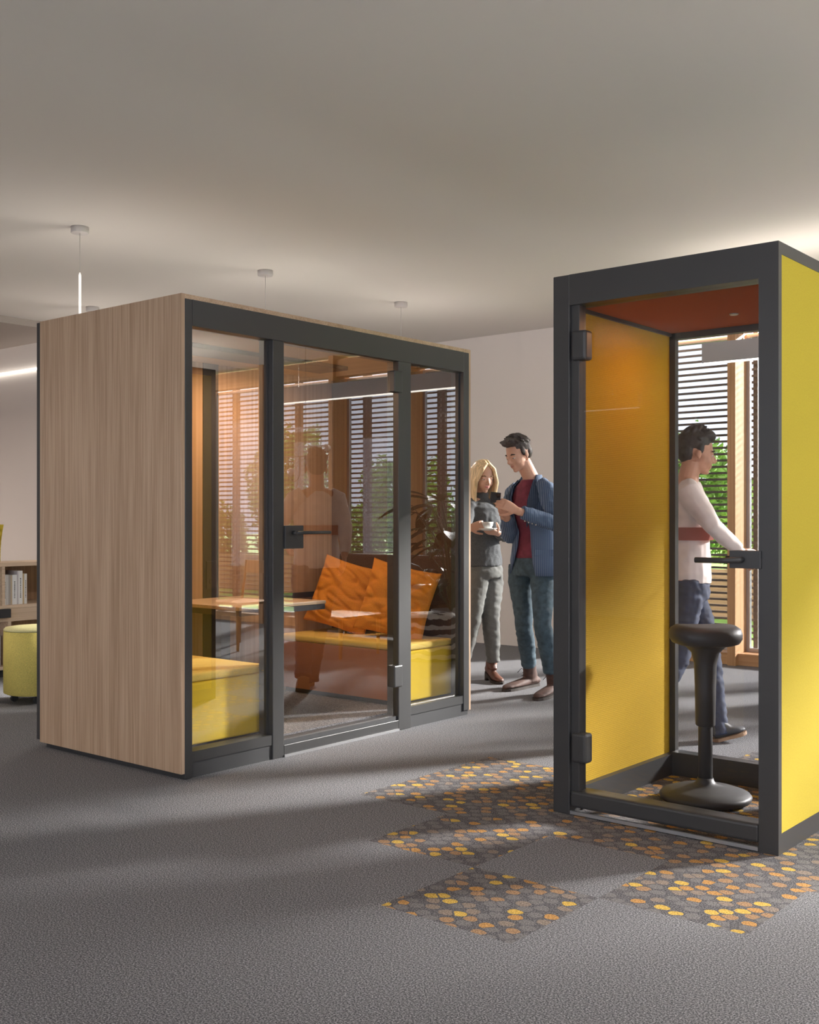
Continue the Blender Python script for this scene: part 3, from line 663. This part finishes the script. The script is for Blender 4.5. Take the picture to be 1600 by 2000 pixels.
# ------------------------------------------------------------------ people
def cf(r, f): return (R*r+F*f).normalized()      # direction from camera-right / camera-forward components
mat('skin_man', (.56, .31, .215), .55, bump=.05, bscale=120); mat('skin_woman', (.62, .36, .26), .5); mat('skin_walker', (.50, .26, .17), .55)
mat('lips_man', (.42, .17, .14), .5); mat('lips_woman', (.50, .15, .14), .4)
mat('eye_white', (.55, .54, .53), .3); mat('iris', (.05, .06, .08), .2); mat('brow_dark', (.05, .035, .03), .8); mat('brow_fair', (.25, .15, .08), .8)
mat('hair_dark', (.045, .032, .028), .55, var=.5, vscale=90, bump=.8, bscale=120); mat('hair_black', (.03, .028, .028), .6, var=.4, vscale=90)
mat('hair_blond', (.66, .48, .27), .45, var=.35, vscale=70, stretch=(1, 1, .08), bump=.6, bscale=150)
mat('jeans', (.042, .07, .09), .85, var=.3, vscale=30, bump=.3, bscale=25); mat('navy_trousers', (.03, .04, .075), .85, var=.2, vscale=30)
mat('grey_trousers', (.135, .135, .125), .9, var=.15, vscale=200); mat('grey_knit', (.085, .088, .092), .95, var=.45, vscale=260, bump=.4, bscale=260)
mat('maroon_shirt', (.16, .025, .045), .85, var=.2, vscale=25); mat('cream_shirt', (.70, .61, .57), .85, var=.08, vscale=12); mat('coral_band', (.72, .30, .26), .85)
mat('boot_brown', (.07, .034, .025), .75, var=.3, vscale=30); mat('boot_tan', (.13, .05, .03), .5, var=.3, vscale=30); mat('sole', (.035, .025, .02), .8); mat('shoe_dark', (.045, .045, .05), .6); mat('sole_tan', (.30, .18, .10), .7)
mat('phone_black', (.02, .02, .022), .2); mat('button', (.35, .33, .3), .4)
def pinstripe():
    m, n, b = nodes('jacket_blue'); L = n.links.new; b.inputs['Roughness'].default_value = .85
    tc = n.nodes.new('ShaderNodeTexCoord'); mp = n.nodes.new('ShaderNodeMapping'); mp.inputs['Rotation'].default_value = (0, 0, -YAW); L(tc.outputs['Object'], mp.inputs[0])
    wv = n.nodes.new('ShaderNodeTexWave'); wv.bands_direction = 'X'; wv.inputs['Scale'].default_value = 24; wv.inputs['Distortion'].default_value = .3; L(mp.outputs[0], wv.inputs['Vector'])
    r = n.nodes.new('ShaderNodeValToRGB'); r.color_ramp.elements[0].position = .55; r.color_ramp.elements[1].position = .95
    r.color_ramp.elements[0].color = (.052, .085, .15, 1); r.color_ramp.elements[1].color = (.13, .17, .25, 1)
    L(wv.outputs[0], r.inputs[0]); L(r.outputs[0], b.inputs['Base Color'])
pinstripe()
def wrinkle(o, amp, sc, seed=0, zs=1.0):
    me = o.data
    for v in me.vertices:
        q = Vector((v.co.x*sc, v.co.y*sc, v.co.z*sc*zs))+Vector((seed, seed, 0))
        v.co += v.normal*(amp*(noise.noise(q)+.5*noise.noise(q*2.1)))
class Head:
    def __init__(s, c, fwd, up):
        s.c = Vector(c); s.f = fwd.normalized(); s.u = (up-s.f*up.dot(s.f)).normalized(); s.l = s.u.cross(s.f)
    def p(s, x, y, z): return s.c+s.f*x+s.l*y+s.u*z
    def ell(s, b, x, y, z, rx, ry, rz, n=16): b.ell(s.p(x, y, z), s.f*rx, s.l*ry, s.u*rz, n)
    def skin(s, b, k=1.0, jaw=1.0):
        E = lambda *a: s.ell(b, *a)
        E(-.012, 0, .028, .095, .074, .086); E(.03, 0, -.02, .062, .062, .08); E(.02, 0, -.062, .055, .050*jaw, .045); E(.045, 0, -.085, .032, .030*jaw, .026)
        E(.063, 0, -.099, .018, .017, .014); E(.05, .034, -.038, .027, .022, .026); E(.05, -.034, -.038, .027, .022, .026)
        E(.066, 0, .018, .022, .045, .013); E(.073, 0, -.062, .016, .026, .024)
        b.tube([s.p(.082, 0, .008), s.p(.094, 0, -.012), s.p(.108, 0, -.032), s.p(.098, 0, -.043)], [.007, .008, .0105, .009], 10)
        for q in (-1, 1):
            E(.092, q*.011, -.038, .011, .008, .008, 10); E(-.008, q*.077, -.010, .017, .010, .024, 12); E(-.004, q*.077, -.029, .010, .008, .011, 10)
            E(.0725, q*.031, .0025, .0125, .0175, .0075, 12); E(.070, q*.031, -.016, .0125, .016, .006, 12)
    def parts(s, parent, lips, brow, open_=.5):
        for q in (-1, 1):
            e = MB(); s.ell(e, .0705, q*.031, -.0075, .0125, .0135, .0055, 14); ey = e.build('eye', 'eye_white', parent)
            e = MB(); s.ell(e, .0785, q*.031, -.0085, .0055, .006, .0045, 12); e.build('iris', 'iris', ey)
            e = MB(); e.tube([s.p(.080, q*.014, .013), s.p(.084, q*.030, .020), s.p(.070, q*.050, .014)], [.004, .0055, .0025], 8); e.build('eyebrow', brow, parent)
        e = MB(); s.ell(e, .0835, 0, -.0595, .007, .020, .0036, 14); s.ell(e, .083, 0, -.0660, .007, .0175, .0045, 14); e.build('lips', lips, parent)
def hand(b, wrist, d, nrm, side, curl, k=1.0, thumb=(.6, .5), spread=0.0):
    """d: direction wrist->fingers, nrm: palm normal (the way the palm faces), side: +1/-1 where the thumb is along d x nrm"""
    d = d.normalized(); nrm = (nrm-d*nrm.dot(d)).normalized(); a = d.cross(nrm)*side; wrist = Vector(wrist)
    b.tube([wrist-d*.03*k, wrist, wrist+d*.035*k, wrist+d*.075*k, wrist+d*.092*k], [(.026*k, .02*k), (.028*k, .019*k), (.036*k, .016*k), (.040*k, .014*k), (.036*k, .011*k)], 14, ref=a)
    for i, (L, r) in enumerate(((.070, .0088), (.078, .009), (.073, .0086), (.058, .0076))):
        off = (.0305-.0205*i)*k; p = wrist+d*(.082*k-(.004*k if i in (0, 3) else 0))+a*off; c = curl[i] if isinstance(curl, (list, tuple)) else curl
        ang = c*.5; pts = [p-d*.012, p]; dd = d+a*spread*(1.2-i)
        for sgm in (.42, .33, .25):
            v = dd.normalized()*math.cos(ang)+nrm*math.sin(ang); p = p+v*(L*sgm*k); pts.append(p); ang += c*.75
        b.tube(pts, [r*1.05*k, r*1.05*k, r*k, r*.92*k, r*.75*k], 10); b.ell(pts[-1], r*.75*k, r*.75*k, r*.75*k, 8)
    p0 = wrist+d*.02*k+a*.022*k; v = (d*(1-thumb[0])+a*thumb[0]+nrm*thumb[1]).normalized(); p1 = p0+v*.038*k; v2 = (v+d*.55).normalized(); p2 = p1+v2*.032*k; p3 = p2+(v2+d*.3).normalized()*.024*k
    b.tube([p0, p1, p2, p3], [.0145*k, .0115*k, .0098*k, .0078*k], 10); b.ell(p3, .008*k, .008*k, .008*k, 8)
def person(loc, lab): return None
def shoe(parent, heel, toe, ankle, ht, mt, smt, wd=.048, shaft=None, heel_h=.0, name='boot', sr=.052):
    heel, toe, ankle = Vector(heel), Vector(toe), Vector(ankle); d = toe-heel; L = d.length; d = d.normalized(); sd_ = d.cross(U).normalized(); up = sd_.cross(d)
    b = MB(); st_ = []
    for t, w_, h_ in ((-.0, .55, .035), (.06, .72, .05), (.2, .74, .06), (.4, .78, .052), (.6, .95, .042), (.78, 1.0, .032), (.92, .8, .024), (1.0, .4, .014)):
        lift = heel_h*max(0, 1-t/.62)
        st_.append((heel+d*(L*t)+up*(.018+h_*.5+lift*.9), (wd*w_, h_*.62)))
    b.tube([q[0] for q in st_], [q[1] for q in st_], 16, ref=sd_)
    top = ankle; mid = heel+d*(L*.24)+up*(.06+heel_h)
    b.tube([mid-up*.02, mid+up*.02, (mid+top)/2, top], [(sr*.78, sr*1.25), (sr*.75, sr*1.1), (sr*.72, sr*.92), (sr*.78, sr*.92)], 16, ref=sd_)
    b.tube([mid+d*.075-up*.022, mid+d*.05-up*.0, mid+d*.015+up*.03], [(.026, .012), (.032, .022), (.034, .026)], 12, ref=sd_)
    o = b.build(name, mt, parent, voxel=.006, smooth_it=3)
    s_ = MB(); n = 20; ringA, ringB = [], []
    def out(t): 
        for (a, wa), (c, wc) in zip(((0, .35), (.05, .75), (.2, .8), (.42, .8), (.62, .98), (.8, 1.02), (.93, .8)), ((.05, .75), (.2, .8), (.42, .8), (.62, .98), (.8, 1.02), (.93, .8), (1.02, .3))):
            if a <= t <= c: return wa+(wc-wa)*(t-a)/(c-a)
        return .3
    ts = [i/12*1.02 for i in range(13)]; loop = [(t, 1) for t in ts]+[(t, -1) for t in reversed(ts)]
    for t, sg in loop:
        lift = heel_h*max(0, 1-t/.62); base = heel+d*(L*t)+sd_*(sg*wd*1.04*out(t)); zb = 0 if (not heel_h or t < .25 or t > .58) else lift*.8
        ringA.append(s_.b.verts.new(base+up*zb)); ringB.append(s_.b.verts.new(base+up*(.017+lift)))
    n = len(loop)
    for i in range(n): s_.b.faces.new((ringA[i], ringA[(i+1) % n], ringB[(i+1) % n], ringB[i]))
    for rg in (ringA, ringB):
        for i in range(12):
            try: s_.b.faces.new((rg[i], rg[i+1], rg[n-2-i], rg[n-1-i]))
            except ValueError: pass
    s_.build('sole', smt, o)
    return o, mid, d, up, sd_
def laces(parent, mid, d, up, sd_):
    b = MB()
    for k in range(5):
        c = mid+d*(.088-.0075*k)+up*(-.012+.02*k)
        b.tube([c-sd_*.022, c+up*.004+d*.004, c+sd_*.022], .0022, 6)
    c = mid+d*.052+up*.07
    b.tube([c, c+d*.03-sd_*.02+up*.01, c+d*.06-sd_*.03-up*.02], .002, 6); b.tube([c, c+d*.03+sd_*.02+up*.01, c+d*.05+sd_*.04-up*.02], .002, 6)
    b.build('laces', 'sole', parent)

# ---- man
f = cf(-.72, -.69); l = U.cross(f)
D = 7.7
pel = W(1042, 1108, D); man = empty('person', (pel.x, pel.y, 0), 'dark haired man in blue pinstriped jacket and jeans looking down at a phone', 'person')
hipR, hipL = W(1018, 1118, 7.78), W(1062, 1118, 7.62)
kR, kL = W(1023, 1210, 7.74), W(1060, 1208, 7.50); aR, aL = W(1034, 1302, 7.98), W(1078, 1318, 7.62)
heR, toR = G(1051, 1338), G(985, 1351); heL, toL = G(1092, 1352), G(1048, 1369)
shR, shL = W(1001, 966, 7.86), W(1069, 957, 7.58); nk = W(1036, 936, 7.72); chest = W(1036, 985, 7.72)
elR, elL = W(996, 1046, 7.72), W(1088, 1024, 7.40); wrR, wrL = W(989, 1009, 7.46), W(1009, 997, 7.30)
hm = Head(W(1012, 887, 7.66), cf(-.80, -.60)-U*.36, U+cf(-.6, -.3)*.36)
b = MB(); hm.skin(b)
b.tube([nk-U*.05, nk+U*.02, hm.p(-.02, 0, -.05)], [.062, .056, .054], 16)
b.tube([pel, (pel+chest)/2, chest, nk-U*.04], [(.145, .10), (.135, .095), (.16, .10), (.10, .07)], 18, ref=l)
b.tube([shR, nk-U*.07, shL], [.045, .05, .045], 12)
for sh, el, wr in ((shR, elR, wrR), (shL, elL, wrL)): b.tube([sh, el, wr], [.045, .038, .026], 12)
for hp, kn, an, tt in ((hipR, kR, aR, toR-heR), (hipL, kL, aL, toL-heL)): b.tube([hp+U*.05, hp, kn, an+(kn-an)*.3], [.072, .070, .046, .034], 14)
phc = W(967, 975, 7.30); 
hand(b, wrL, W(972, 978, 7.29)-wrL, cf(.1, 1)*.8+U*-.3, 1, [.55, .5, .5, .55], 1.0, (.55, .7))
hand(b, wrR, W(973, 978, 7.36)-wrR, cf(.5, -.9), -1, [.5, .6, .7, .8], 1.0, (.6, .6))
body = b.build('body', 'skin_man', man, voxel=.0055, smooth_it=2)
hm.parts(man, 'lips_man', 'brow_dark')
# stubble kept out; hair
b = MB(); rnd = random.Random(5)
hm.ell(b, -.022, 0, .050, .094, .079, .078); hm.ell(b, -.055, 0, .005, .055, .072, .07); hm.ell(b, .045, 0, .10, .055, .062, .032)
hm.ell(b, .01, .071, .02, .018, .012, .034); hm.ell(b, .01, -.071, .02, .018, .012, .034)
for q in range(70):
    a = rnd.uniform(-2.9, 2.9); el = rnd.uniform(.25, 1.5); v = Vector((math.cos(a)*math.cos(el), math.sin(a)*math.cos(el), math.sin(el)))
    if v.x > .5 and v.z < .5: continue
    p = hm.p(-.02+v.x*.095, v.y*.076, .045+v.z*.082); t_d = (hm.f*.7+hm.u*.5+hm.l*rnd.uniform(-.5, .5)).normalized()
    b.tube([p-t_d*.012, p+t_d*.016+hm.u*.004, p+t_d*.034+hm.u*.004], [.011, .009, .004], 6)
for q in range(14): 
    p = hm.p(.062, -.05+.1*q/13, .096+rnd.uniform(-.005, .01)); b.tube([p-hm.f*.02, p+hm.u*.014, p+hm.f*.024+hm.u*.018], [.012, .012, .006], 6)
b.build('hair', 'hair_dark', man, voxel=.0045, smooth_it=1)
# trousers
b = MB()
b.tube([pel+U*.07, pel, pel-U*.06], [(.165, .115), (.172, .122), (.16, .115)], 20, ref=l)
for hp, kn, an in ((hipR, kR, aR), (hipL, kL, aL)):
    b.tube([hp+U*.06, hp-U*.06, (hp+kn)/2, kn+U*.04, kn-U*.05, (kn*.55+an*.45), an+(kn-an)*.16, an+(kn-an)*.05], [.088, .094, .081, .067, .061, .063, .055, .058], 18)
o = b.build('jeans', 'jeans', man, voxel=.009, smooth_it=2); wrinkle(o, .0045, 14, 3, 2.0)
# shirt
b = MB(); b.tube([pel+U*.03, (pel+chest)/2+U*.02, chest, nk-U*.055, nk-U*.02], [(.158, .108), (.148, .104), (.168, .112), (.115, .085), (.068, .064)], 20, ref=l)
b.tube([nk-U*.06, nk-U*.004], [.080, .066], 18)
o = b.build('shirt', 'maroon_shirt', man, voxel=.009, smooth_it=2); wrinkle(o, .005, 14, 1)
# jacket: open shell + sleeves + lapels
def shell(bm, stations, n=40, th=.012):
    outer, inner = [], []
    for c, rl, rf, op0, op1 in stations:
        ro, ri = [], []
        for q in range(n+1):
            a = op0+(2*PI-op0-op1)*q/n     # angle from the front, towards his left
            dv = f*math.cos(a)*rf+l*math.sin(a)*rl
            wv = 1+.02*noise.noise(Vector((a*2.5, c.z*7, 0)))
            ro.append(bm.verts.new(c+dv*wv)); ri.append(bm.verts.new(c+dv*(1-th/max(rl, .05))))
        outer.append(ro); inner.append(ri)
    for i in range(len(stations)-1):
        for q in range(n):
            fa = bm.faces.new((outer[i][q], outer[i][q+1], outer[i+1][q+1], outer[i+1][q])); fa.smooth = True
            fa = bm.faces.new((inner[i][q+1], inner[i][q], inner[i+1][q], inner[i+1][q+1])); fa.smooth = True
        bm.faces.new((outer[i][0], outer[i+1][0], inner[i+1][0], inner[i][0])); bm.faces.new((outer[i][n], inner[i][n], inner[i+1][n], outer[i+1][n]))
    for q in range(n):
        bm.faces.new((outer[0][q+1], outer[0][q], inner[0][q], inner[0][q+1])); bm.faces.new((outer[-1][q], outer[-1][q+1], inner[-1][q+1], inner[-1][q]))
b = MB(); jb = W(1046, 1123, 7.68)
shell(b.b, [(jb, .205, .150, .55, 1.0), (jb+U*.10, .195, .142, .42, .55), (jb+U*.2, .182, .132, .36, .38), (jb+U*.30, .176, .128, .32, .32), (chest-U*.04, .186, .132, .36, .36), (chest+U*.05, .192, .130, .45, .45),
            (nk-U*.055+f*-.005, .172, .108, .55, .55), (nk-U*.020-f*.008, .118, .084, .75, .75), (nk+U*.004-f*.012, .082, .074, 1.0, 1.0), (nk+U*.03-f*.018, .072, .068, 1.15, 1.15)])
jk = b.build('jacket', 'jacket_blue', man)
for nm, sh, el, wr, end in (('sleeve', shR, elR, wrR, .90), ('sleeve', shL, elL, wrL, .86)):
    e = el+(wr-el)*end; b = MB()
    b.tube([sh-(el-sh).normalized()*.02+(nk-sh)*.35, sh+(nk-sh)*.1+U*.0, sh+(el-sh)*.25, sh+(el-sh)*.7, el, el+(e-el)*.35, el+(e-el)*.7, e], [.052, .066, .066, .060, .057, .055, .049, .044], 18)
    b.ell(el, .056, .056, .056)
    o = b.build(nm, 'jacket_blue', jk, voxel=.008, smooth_it=2); wrinkle(o, .008, 22, 5)
# lapels, pocket flap, cuff buttons
def jp(z, a, k=1.0, rl=.19, rf=.134):
    c = chest+(W(1046, 1123, 7.68)-chest)*((chest.z-z)/(chest.z-W(1046, 1123, 7.68).z)) if z < chest.z else chest+(nk-chest)*((z-chest.z)/(nk.z-chest.z))
    return Vector((c.x, c.y, z))+f*math.cos(a)*rf*k+l*math.sin(a)*rl*k
b = MB()
for sg in (1, -1):
    rows = []
    for z, a0, a1, rl, rf in ((chest.z-.16, .33, .36, .18, .134), (chest.z-.06, .36, .62, .188, .138), (chest.z+.03, .42, .88, .192, .136), (chest.z+.065, .48, .98, .182, .13), (nk.z-.05, .62, 1.05, .142, .108), (nk.z-.005, .9, 1.5, .09, .084)):
        rows.append([b.b.verts.new(jp(z, sg*a, 1.035+.012*kk, rl, rf)) for kk, a in enumerate((a0, (a0+a1)/2, a1))])
    for i in range(len(rows)-1):
        for q in (0, 1): b.b.faces.new((rows[i][q], rows[i][q+1], rows[i+1][q+1], rows[i+1][q]))
bm = b.b; bmesh.ops.solidify(bm, geom=bm.faces[:], thickness=.005)
b.build('lapels', 'jacket_blue', jk)
b = MB(); c = jp(jb.z+.16, .95, 1.03, .19, .137); tl = (l*math.cos(.95)*.19-f*math.sin(.95)*.137).normalized()
b.obox(c, tl*.065, (c-jp(jb.z+.16, .95, .5)).normalized()*.004, (U+tl*.1)*.022).build('pocket_flap', 'jacket_blue', jk, .003)
for q in range(4):
    p = wrL+(elL-wrL)*(.20+.09*q)-U*.052-F*.012
    MB().ell(p, .006, .006, .006, 8).build('button', 'button', jk)
for he, to, an in ((heR, toR, aR), (heL, toL, aL)):
    o, mid, d_, up_, s2 = shoe(man, he, to, an+U*.045, .1, 'boot_brown', 'sole', .05, sr=.062); laces(o, mid, d_, up_, s2)
# phone in his hands
pd_ = (cf(-1, .1)+U*.12).normalized(); pn = cf(.2, 1)*.55+U*.83; pn = (pn-pd_*pn.dot(pd_)).normalized(); ps = pd_.cross(pn)
o = MB().obox(W(968, 972, 7.33), pd_*.034, pn*.004, ps*.06).build('smartphone', 'phone_black', bevel=.003); tag(o, 'black smartphone held up in both hands of the man in the blue jacket', 'phone')

# ---- woman
f = cf(.52, -.85); l = U.cross(f); D = 8.3
pel = W(944, 1116, D); wo = empty('person', (pel.x, pel.y, 0), 'blond woman in dark grey turtleneck and grey trousers holding a white cup', 'person')
hipR, hipL = W(931, 1122, 8.25), W(960, 1122, 8.38)
kL, aL = W(958, 1205, 8.28), W(964, 1290, 8.34); kR, aR = W(922, 1212, 8.2), W(905, 1292, 8.2)
heL, toL = G(952, 1327), G(979, 1337); heR, toR = G(896, 1338), G(890, 1352)
nk = W(940, 971, 8.32); chest = W(944, 1012, 8.28); shR, shL = W(916, 992, 8.22), W(972, 992, 8.42)
elR, elL = W(903, 1052, 8.0), W(986, 1048, 8.34); wrR, wrL = W(917, 1032, 7.86), W(971, 1041, 8.02)
hw = Head(W(944, 931, 8.28), cf(.38, -.92)-U*.22, U+cf(.3, -.6)*.2)
b = MB(); hw.skin(b, jaw=.88)
b.tube([nk-U*.05, nk+U*.02, hw.p(-.02, 0, -.05)], [.052, .046, .046], 16)
b.tube([pel, (pel+chest)/2, chest, nk-U*.04], [(.14, .10), (.115, .085), (.13, .095), (.08, .06)], 18, ref=l); b.tube([shR, nk-U*.03, shL], [.04, .05, .04], 12)
for sh, el, wr in ((shR, elR, wrR), (shL, elL, wrL)): b.tube([sh, el, wr], [.038, .032, .022], 12)
for hp, kn, an, tt in ((hipR, kR, aR, toR-heR), (hipL, kL, aL, toL-heL)): b.tube([hp+U*.05, hp, kn, an, an-U*.05], [.072, .070, .046, .029, .026], 14)
hand(b, wrL, W(949, 1036, 7.92)-wrL, U+cf(0, .1), -1, [.35, .35, .4, .45], .92, (.6, .35))
hand(b, wrR, W(934, 1027, 7.86)-wrR, cf(.3, .9)-U*.1, -1, [.9, .8, .7, .6], .9, (.5, .5))
b.build('body', 'skin_woman', wo, voxel=.0055, smooth_it=2)
hw.parts(wo, 'lips_woman', 'brow_fair')
b = MB()
hw.ell(b, -.025, 0, .045, .092, .082, .082); hw.ell(b, -.055, 0, -.03, .058, .08, .10)
for sg in (1, -1):
    for q in range(9):
        t = q/8; x0 = .055-.12*t
        p0 = hw.p(.050-.10*t, sg*.006, .108+.018*math.sin(t*3)); p1 = hw.p(.072-.12*t, sg*(.046+.03*min(1, t*2)), .072-.02*t); p2 = hw.p(x0+.008, sg*(.086), -.03); p3 = hw.p(x0+.0, sg*.084, -.11)
        p4 = p3+(-U*.11+l*sg*.012+f*.02) if sg > 0 else p3-U*.07; p5 = p4+(-U*.10+l*.03+f*.02 if sg > 0 else -U*.05)
        b.tube([p0, p1, p2, p3, p4, p5], [.012, .016, .017, .017, .015 if sg > 0 else .014, .004], 8)
b.build('hair', 'hair_blond', wo, voxel=.005, smooth_it=1)
b = MB(); b.tube([pel+U*.08, pel, pel-U*.05], [(.15, .105), (.165, .115), (.15, .11)], 18, ref=l)
for hp, kn, an in ((hipR, kR, aR), (hipL, kL, aL)):
    b.tube([hp+U*.05, hp-U*.06, (hp+kn)/2, kn, (kn+an)/2, an+(kn-an)*.06, an-(kn-an)*.03], [.085, .092, .084, .068, .063, .05, .052], 18)
o = b.build('trousers', 'grey_trousers', wo, voxel=.009, smooth_it=2); wrinkle(o, .006, 15, 9, 1.8)
b = MB(); hem = W(943, 1106, D)
b.tube([hem, hem+U*.08, (hem+chest)/2+U*.03, chest-U*.02, chest+U*.05, nk-U*.045, nk-U*.01], [(.165, .118), (.155, .11), (.132, .098), (.15, .115), (.145, .098), (.085, .066), (.058, .054)], 20, ref=l)
b.tube([nk-U*.03, nk+U*.012, nk+U*.035], [.062, .056, .056], 18)
for sh, el, wr in ((shR, elR, wrR), (shL, elL, wrL)):
    e = el+(wr-el)*.88; b.tube([sh+(nk-sh)*.4, sh+(nk-sh)*.08, sh+(el-sh)*.5, el, el+(e-el)*.5, e], [.05, .056, .05, .045, .04, .033], 16); b.ell(el, .044, .044, .044)
o = b.build('turtleneck_sweater', 'grey_knit', wo, voxel=.008, smooth_it=2); wrinkle(o, .006, 16, 2)
for he, to, an in ((heL, toL, aL), (heR, toR, aR)): shoe(wo, he, to, an+U*.02, .1, 'boot_tan', 'sole', .040, heel_h=.055, sr=.046)
cp = W(950, 1031, 7.90)
o = MB().lathe((cp.x, cp.y, cp.z-.02), [(.03, 0), (.035, .002), (.078, .014), (.079, .017), (.034, .006), (.01, .006)], 36).build('saucer', 'white_ceramic'); tag(o, 'white saucer resting on the woman\'s open hand', 'saucer')
e = empty('coffee_cup', (cp.x, cp.y, cp.z-.012), 'white coffee cup standing on the saucer the woman holds', 'cup')
MB().lathe((cp.x, cp.y, cp.z-.013), [(.022, 0), (.03, .004), (.046, .028), (.052, .056), (.049, .056), (.042, .028), (.02, .008)], 36).build('cup_bowl', 'white_ceramic', e)
hd = -R; MB().tube([Vector((cp.x, cp.y, cp.z+.008))+hd*.042, Vector((cp.x, cp.y, cp.z+.004))+hd*.062, Vector((cp.x, cp.y, cp.z+.026))+hd*.07, Vector((cp.x, cp.y, cp.z+.034))+hd*.048], .004, 8).build('cup_handle', 'white_ceramic', e)

# ---- walking man behind the booth
f = cf(1, .05); l = U.cross(f); D = 6.12
pel = W(1342, 1145, D); wk = empty('person', (pel.x, pel.y, 0), 'man in cream shirt and navy trousers walking past behind the phone booth', 'person')
hipR, hipL = W(1340, 1150, D-.09), W(1346, 1150, D+.09)
kL, aL = W(1384, 1282, 6.15), W(1402, 1420, 6.10); kR, aR = W(1322, 1290, 6.03), W(1262, 1398, 6.0)
heL, toL = W(1394, 1462, 6.08), W(1456, 1446, 6.1); heL.z = max(heL.z, .0); toL.z = .045
heR, toR = W(1243, 1440, 6.0), W(1288, 1462, 6.0); heR.z = .13; toR.z = .0
nk = W(1345, 937, D); chest = W(1343, 1000, D); shR, shL = W(1345, 965, D-.17), W(1347, 965, D+.17)
elR, wrR = W(1393, 1028, D-.25), W(1446, 1078, D-.2); elL, wrL = W(1300, 1040, D+.2), W(1268, 1105, D+.18)
hk = Head(W(1362, 885, D), cf(1, -.02)-U*.14, U+cf(.3, 0)*.3)
b = MB(); hk.skin(b, jaw=1.05)
b.tube([nk-U*.05, nk+U*.02, hk.p(-.02, 0, -.05)], [.062, .056, .055], 16)
b.tube([pel, (pel+chest)/2, chest, nk-U*.04], [(.145, .10), (.135, .095), (.155, .10), (.09, .065)], 18, ref=l); b.tube([shR, nk-U*.03, shL], [.048, .06, .048], 12)
for sh, el, wr in ((shR, elR, wrR), (shL, elL, wrL)): b.tube([sh, el, wr], [.046, .037, .025], 12)
for hp, kn, an, tt in ((hipR, kR, aR, toR-heR), (hipL, kL, aL, toL-heL)): b.tube([hp+U*.05, hp, kn, an, an+(U*-.04)], [.072, .070, .046, .030, .028], 14)
hand(b, wrR, wrR-elR, cf(-.1, 1), 1, .45, 1.0, (.5, .3)); hand(b, wrL, wrL-elL, cf(0, -1), -1, .45, 1.0, (.5, .3))
b.build('body', 'skin_walker', wk, voxel=.0055, smooth_it=2); hk.parts(wk, 'lips_man', 'brow_dark')
b = MB(); rnd = random.Random(9)
hk.ell(b, -.025, 0, .055, .098, .080, .082); hk.ell(b, -.06, 0, .01, .055, .072, .075); hk.ell(b, .03, 0, .10, .062, .062, .04); hk.ell(b, .0, .070, .022, .02, .013, .034); hk.ell(b, .0, -.070, .022, .02, .013, .034)
for q in range(60):
    a = rnd.uniform(-3.1, 3.1); el = rnd.uniform(.2, 1.5); v = Vector((math.cos(a)*math.cos(el), math.sin(a)*math.cos(el), math.sin(el)))
    if v.x > .5 and v.z < .5: continue
    p = hk.p(-.02+v.x*.098, v.y*.078, .05+v.z*.09); t_d = (hk.f*.4+hk.u*.6+hk.l*rnd.uniform(-.5, .5)).normalized(); b.tube([p-t_d*.01, p+t_d*.014, p+t_d*.028], [.013, .010, .005], 6)
b.build('hair', 'hair_black', wk, voxel=.005, smooth_it=1)
b = MB(); b.tube([pel+U*.09, pel, pel-U*.07], [(.16, .115), (.168, .122), (.155, .115)], 18, ref=l)
for hp, kn, an in ((hipR, kR, aR), (hipL, kL, aL)):
    b.tube([hp+U*.05, hp-U*.06, (hp+kn)/2, kn, (kn+an)/2, an+(kn-an)*.08, an-(kn-an)*.10], [.09, .096, .086, .068, .064, .058, .062], 18)
o = b.build('trousers', 'navy_trousers', wk, voxel=.009, smooth_it=2); wrinkle(o, .007, 18, 4, 1.8)
b = MB(); hem = pel+U*.02
b.tube([hem, hem+U*.12, (hem+chest)/2+U*.04, chest-U*.02, chest+U*.06, nk-U*.05, nk-U*.015], [(.172, .128), (.165, .122), (.155, .118), (.17, .12), (.165, .108), (.10, .08), (.065, .06)], 20, ref=l)
for sh, el, wr in ((shR, elR, wrR), (shL, elL, wrL)):
    e = el+(wr-el)*.9; b.tube([sh+(nk-sh)*.4, sh+(nk-sh)*.08, sh+(el-sh)*.5, el, el+(e-el)*.5, e], [.06, .068, .06, .05, .043, .036], 16); b.ell(el, .049, .049, .049)
o = b.build('long_sleeved_shirt', 'cream_shirt', wk, voxel=.008, smooth_it=2); wrinkle(o, .007, 12, 6)
b = MB(); c = W(1344, 1042, D); b.tube([c+U*.035, c-U*.035], [(.176, .134), (.174, .134)], 24, ref=l, caps=False); bmesh.ops.solidify(b.b, geom=b.b.faces[:], thickness=.01); b.build('chest_stripe', 'coral_band', o)
for he, to, an in ((heL, toL, aL), (heR, toR, aR)): shoe(wk, he, to, an, .1, 'shoe_dark', 'sole_tan', .048, name='shoe', sr=.05)
